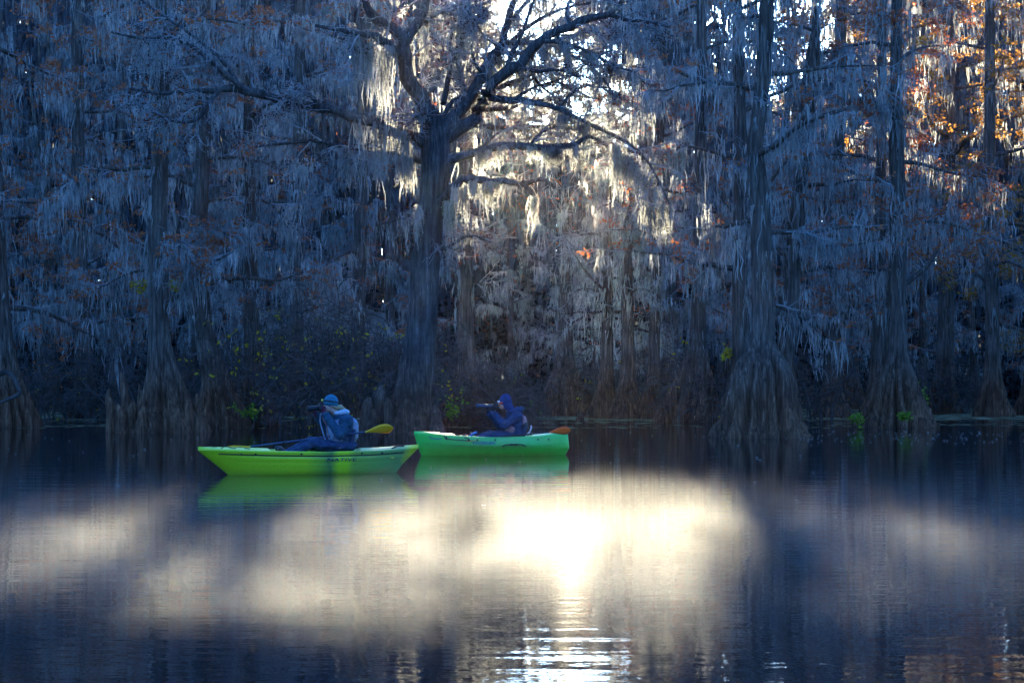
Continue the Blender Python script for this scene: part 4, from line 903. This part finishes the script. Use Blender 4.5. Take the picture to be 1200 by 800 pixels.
def figure(root, hip, chest, neck, hd, sh, el, wr, knee_, foot, jm, tm, gm, hdir, tilt):
    """sh/el/wr: (near, far) pairs"""
    mid = [tuple((np.array(hip)+np.array(chest))/2)]
    torso = lambda g: [('e', hip, (.155+g, .180+g, .13+g)), ('e', mid[0], (.135+g, .165+g, .16+g)), ('e', chest, (.135+g, .185+g, .17+g)),
                       ('c', sh[0], sh[1], .075+g, .075+g), ('c', chest, neck, .10+g, .065+g)]
    arms = lambda g: [p for i in (0, 1) for p in (('c', sh[i], el[i], .062+g, .050+g), ('c', el[i], wr[i], .049+g, .033+g))]
    legs = lambda g: [p for i in (0, 1) for p in (('c', (hip[0]-.02, hip[1]+(-.10, .10)[i], hip[2]-.03), knee_[i], .088+g, .062+g), ('c', knee_[i], foot[i], .058+g, .042+g))]
    feet = lambda g: [('c', (foot[i][0]+.02, foot[i][1], foot[i][2]), (foot[i][0]-.10, foot[i][1], foot[i][2]+.11), .042+g, .034+g) for i in (0, 1)]
    hands = lambda g: [p for i in (0, 1) for p in hand(*hdir[i], g)]
    nk = [('c', neck, (hd[0]+.03, hd[1], hd[2]-.06), .058, .056)]
    blob('body', torso(0)+arms(0)+legs(0)+feet(0)+nk+head(hd, tilt)+hands(0), M['skin'], root, .012, 2)
    blob('jacket', torso(.05)+arms(.034), jm, root, .0125, 1, .04)
    blob('trousers', legs(.022)+[('e', hip, (.17, .195, .13))], tm, root, .014, 1, .035)
    for i in (0, 1): blob('shoe', [feet(.014)[i]], M['black'], root, .012, 3)
    for i in (0, 1): blob('glove', hand(*hdir[i], .0035)+[('c', tuple(np.array(hdir[i][0])-norm(np.array(hdir[i][1], float))*.04), wr[i], .034, .042)], gm, root, .006, 2)

# person one: teal knit hat, looking through a camera
B1 = Vector((K1[0], K1[1], 0))+Matrix.Rotation(R1, 3, 'Z') @ Vector((.50, 0, 0))
p1 = empty('person', B1, 'person in teal knit hat and dark jacket aiming a camera from the lime kayak', 'person', None, R1)
hd = (-.205, -.01, 1.105)
figure(p1, (.0, 0, .45), (.02, 0, .70), (-.05, 0, .93), hd, ((.03, -.19, .855), (.03, .19, .855)), ((-.09, -.27, .625), (-.16, .25, .66)), ((-.30, -.115, .955), (-.40, .10, .95)),
       ((-.52, -.17, .50), (-.50, .17, .52)), ((-.95, -.14, .30), (-.95, .14, .30)), M['teal_jacket'], M['pants'], M['glove'],
       (((-.335, -.085, 1.01), (-.35, .25, .9), (-1, -.2, .1), 1, .9), ((-.45, .05, .985), (-.4, -.45, .75), (-.8, .3, -.2), -1, .9)), .10)
c = np.array(hd)
blob('hat', [('e', tuple(c+[.012, 0, .062]), (.132, .108, .100)), ('e', tuple(c+[.012, 0, .095]), (.112, .095, .096)), ('c', tuple(c+[-.075, -.05, .052]), tuple(c+[-.075, .05, .052]), .03, .03), ('c', tuple(c+[.08, -.055, .02]), tuple(c+[.08, .055, .02]), .034, .034), ('c', tuple(c+[-.05, -.072, .045]), tuple(c+[.065, -.074, .025]), .026, .026), ('c', tuple(c+[-.05, .072, .045]), tuple(c+[.065, .074, .025]), .026, .026)], M['hat'], p1, .009, 3)
th = np.linspace(0, 2*math.pi, 25); rope('headlamp_strap', [tuple(c+[.010+.136*math.cos(t), .113*math.sin(t), .076-.018*math.cos(t)]) for t in th], .010, M['black'], p1, n=48)
a = Acc(); box(a, tuple(c+[-.135, -.02, .094]), (.03, .045, .032), bev=.008); a.build('headlamp', M['lampy'], p1, True, local=True)
blob('hair', [('c', tuple(c+[.09, 0, -.02]), tuple(c+[.17, -.02, -.02]), .038, .042), ('c', tuple(c+[.17, -.02, -.02]), tuple(c+[.23, -.03, -.07]), .042, .03), ('c', tuple(c+[.23, -.03, -.07]), tuple(c+[.255, -.03, -.12]), .03, .012), ('c', tuple(c+[.05, -.07, -.01]), tuple(c+[.10, -.04, -.03]), .022, .03)], M['hair'], p1, .008, 2)
blob('collar', [('c', (-.125, -.075, .985), (.03, -.105, 1.01), .032, .046), ('c', (.03, -.105, 1.01), (.08, 0, 1.0), .046, .042), ('c', (-.125, .075, .985), (.03, .105, 1.01), .032, .042), ('c', (.03, .105, 1.01), (.08, 0, 1.0), .042, .042)], M['pale'], p1, .009, 3)
blob('life_vest', [('e', (-.14, -.10, .69), (.11, .13, .20)), ('e', (-.14, .10, .69), (.11, .13, .20)), ('e', (.175, 0, .70), (.085, .20, .22)), ('e', (-.06, -.10, .58), (.13, .11, .10)), ('e', (-.06, .10, .58), (.13, .11, .10)), ('c', (-.08, -.11, .86), (.12, -.11, .87), .035, .035), ('c', (-.08, .11, .86), (.12, .11, .87), .035, .035)], M['vest'], p1, .012, 1, .045)
rope('camera_strap', [(-.36, -.06, 1.0), (-.34, -.09, .9), (-.29, -.13, .78), (-.27, -.14, .66), (-.25, -.13, .58)], .009, surf('strap_red_grey', (.22, .10, .09), (.3, .16, .14), .8), p1)
rope('vest_webbing', [(-.36, .02, .98), (-.37, 0, .85), (-.34, -.04, .70), (-.30, -.1, .55)], .012, M['vest'], p1)
blob('spray_skirt', [('e', (-.28, 0, .44), (.32, .24, .09)), ('e', (.02, 0, .45), (.22, .25, .10)), ('c', (-.55, -.12, .46), (-.72, -.08, .40), .07, .03), ('c', (-.55, .12, .46), (-.72, .08, .40), .07, .03), ('c', (-.4, -.2, .46), (.1, -.22, .44), .05, .07)], M['pants'], p1, .012, 1, .06)

def camera_thing(name, base, rz, body, lens_end, label, bm_, lm, r=.036):
    root = empty(name, base, label, 'camera', None, rz); b = np.array(body, float); e = np.array(lens_end, float); d = norm(e-b); L = np.linalg.norm(e-b)
    a = Acc(); box(a, tuple(b), (.065, .135, .095), bev=.012); a.build('camera_body', bm_, root, True, local=True)
    a = Acc(); box(a, tuple(b+[.0, 0, .058]), (.06, .055, .035), bev=.010); a.build('viewfinder', bm_, root, True, local=True)
    a = Acc(); lathe(a, tuple(b), d, [(.03, .001), (.03, r*.9), (.05, r), (L*.45, r), (L*.46, r*1.08), (L*.62, r*1.08), (L*.63, r), (L*.8, r*1.02), (L*.82, r*1.18), (L, r*1.25), (L, r*1.1), (L*.9, r*.95), (L*.9, .001)], 24); ln = a.build('lens', lm, root, True, local=True)
    a = Acc(); lathe(a, tuple(b), d, [(L*.905, .001), (L*.91, r*.9), (L*.905, r*.94)], 20); a.build('front_glass', M['lens'], ln, True, local=True)
    return root
camera_thing('camera', B1, R1, (-.365, -.01, 1.075), (-.59, -.01, 1.055), 'black camera with short lens held by the person in teal hat', M['cam'], M['cam'], .042)

# person two: navy hood, bright glasses, long lens
B2 = Vector((K2[0], K2[1], 0))+Matrix.Rotation(R2, 3, 'Z') @ Vector((.42, 0, 0))
p2 = empty('person', B2, 'person in navy hooded jacket and red-framed glasses sighting along a long lens', 'person', None, R2)
hd = (-.235, -.01, 1.03)
figure(p2, (.0, 0, .40), (.0, 0, .62), (-.08, 0, .85), hd, ((.0, -.19, .775), (.0, .19, .775)), ((-.27, -.27, .60), (-.27, .22, .60)), ((-.455, -.08, .845), (-.52, .06, .83)),
       ((-.52, -.17, .40), (-.50, .17, .42)), ((-.92, -.14, .27), (-.92, .14, .27)), M['navy'], M['pants'], M['dglove'],
       (((-.475, -.055, .915), (-.15, .3, .9), (-1, -.2, .1), 1, .9), ((-.57, .03, .895), (-.2, -.4, .8), (-.8, .3, -.2), -1, .9)), .05)
c = np.array(hd)
blob('hood', [('e', tuple(c+[.026, 0, .058]), (.135, .116, .120)), ('e', tuple(c+[.035, 0, .115]), (.105, .095, .095)), ('e', tuple(c+[.06, 0, -.02]), (.095, .108, .12)), ('c', tuple(c+[.10, 0, .0]), tuple(c+[.13, 0, -.10]), .07, .075)], M['navy_hat'], p2, .009, 2, .02)
blob('collar', [('c', (-.10, -.10, .87), (.06, -.13, .92), .05, .06), ('c', (.06, -.13, .92), (.13, 0, .93), .06, .06), ('c', (-.10, .10, .87), (.06, .13, .92), .05, .06), ('c', (.06, .13, .92), (.13, 0, .93), .06, .06)], M['navy'], p2, .01, 3)
a = Acc(); box(a, tuple(c+[-.10, -.035, .008]), (.012, .05, .038), bev=.004); box(a, tuple(c+[-.10, .035, .008]), (.012, .05, .038), bev=.004); gl = a.build('glasses', M['lens'], p2, True, local=True)
a = Acc(); box(a, tuple(c+[-.075, -.088, .022]), (.07, .016, .034), bev=.004); box(a, tuple(c+[-.075, .088, .022]), (.07, .016, .034), bev=.004); a.build('glasses_temple', M['red_fr'], p2, True, local=True)
a = Acc(); box(a, tuple(c+[-.110, 0, .045]), (.024, .15, .042), bev=.006); a.build('cap_brim', M['white_p'], p2, True, local=True)
blob('life_vest', [('e', (.155, 0, .64), (.085, .19, .17)), ('c', (.10, -.12, .78), (-.08, -.14, .82), .04, .035), ('c', (.10, .12, .78), (-.08, .14, .82), .04, .035), ('e', (-.10, -.10, .52), (.10, .12, .11)), ('e', (-.10, .10, .52), (.10, .12, .11))], M['vest2'], p2, .012, 1, .04)
blob('vest_pad', [('e', (.17, 0, .60), (.085, .20, .12))], M['black'], p2, .012, 2)
camera_thing('camera', B2, R2, (-.405, -.01, .985), (-.80, -.01, 1.0), 'grey camera with long slim lens held by the hooded person', M['cam'], M['cambl'], .034)

# ------------------------------------------------------------------ mist on the water, haze in the air
def mist():
    m, n, o = newmat('mist_volume')
    pv = n.nodes.new('ShaderNodeVolumePrincipled'); pv.inputs['Color'].default_value = (.96, .96, .97, 1); pv.inputs['Anisotropy'].default_value = .55
    tc = n.nodes.new('ShaderNodeTexCoord'); sp = n.nodes.new('ShaderNodeSeparateXYZ'); n.links.new(tc.outputs['Object'], sp.inputs[0])
    mp = n.nodes.new('ShaderNodeMapping'); mp.inputs['Scale'].default_value = (.75, .42, 2.0); mp.inputs['Location'].default_value = MIST_LOC; n.links.new(tc.outputs['Object'], mp.inputs[0])
    nz = noise(n, 1.0, 6, mp.outputs[0], .62); nz.inputs['Distortion'].default_value = .6; rm = ramp(n, nz.outputs[0], [(.36, (0.15,)*3), (.50, (.5,)*3), (.64, (1, 1, 1))])
    hz = n.nodes.new('ShaderNodeMapRange'); hz.inputs['From Min'].default_value = MIST_TOP; hz.inputs['From Max'].default_value = 0.0; n.links.new(sp.outputs[2], hz.inputs[0])
    hp = n.nodes.new('ShaderNodeMath'); hp.operation = 'POWER'; hp.inputs[1].default_value = 1.7; n.links.new(hz.outputs[0], hp.inputs[0])
    y0 = n.nodes.new('ShaderNodeMapRange'); y0.interpolation_type = 'SMOOTHSTEP'; y0.inputs['From Min'].default_value = 10.5; y0.inputs['From Max'].default_value = 14.0; n.links.new(sp.outputs[1], y0.inputs[0])
    y1 = n.nodes.new('ShaderNodeMapRange'); y1.interpolation_type = 'SMOOTHSTEP'; y1.inputs['From Min'].default_value = 31; y1.inputs['From Max'].default_value = 17; n.links.new(sp.outputs[1], y1.inputs[0])
    prev = rm.outputs[0]
    for s_ in (hp.outputs[0], y0.outputs[0], y1.outputs[0]):
        mu = n.nodes.new('ShaderNodeMath'); mu.operation = 'MULTIPLY'; n.links.new(prev, mu.inputs[0]); n.links.new(s_, mu.inputs[1]); prev = mu.outputs[0]
    mu = n.nodes.new('ShaderNodeMath'); mu.operation = 'MULTIPLY'; mu.inputs[1].default_value = MIST_DENS; n.links.new(prev, mu.inputs[0]); n.links.new(mu.outputs[0], pv.inputs['Density'])
    n.links.new(pv.outputs[0], o.inputs['Volume'])
    a = Acc(); box(a, (1, 30, .01+MIST_TOP/2), (34, 38, MIST_TOP)); ob = a.build('mist', m)
    m.cycles.homogeneous_volume = False
    try: m.cycles.volume_step_rate = 1.0
    except Exception: pass
    tag(ob, 'thin morning mist drifting low over the open water in front of the kayaks', 'mist', None, 'stuff')
MIST_LOC = (0, 0, 0); MIST_TOP = .40; MIST_DENS = .052
mist()
def haze():
    m, n, o = newmat('haze_volume')
    pv = n.nodes.new('ShaderNodeVolumePrincipled'); pv.inputs['Color'].default_value = (.90, .92, .97, 1); pv.inputs['Anisotropy'].default_value = .9; pv.inputs['Density'].default_value = HAZE
    n.links.new(pv.outputs[0], o.inputs['Volume']); m.cycles.homogeneous_volume = True
    a = Acc(); box(a, (0, 30, 17.5), (260, 270, 39)); ob = a.build('haze', m); tag(ob, 'thin pale morning haze filling the air of the swamp', 'haze', None, 'stuff')
HAZE = .000036
haze()
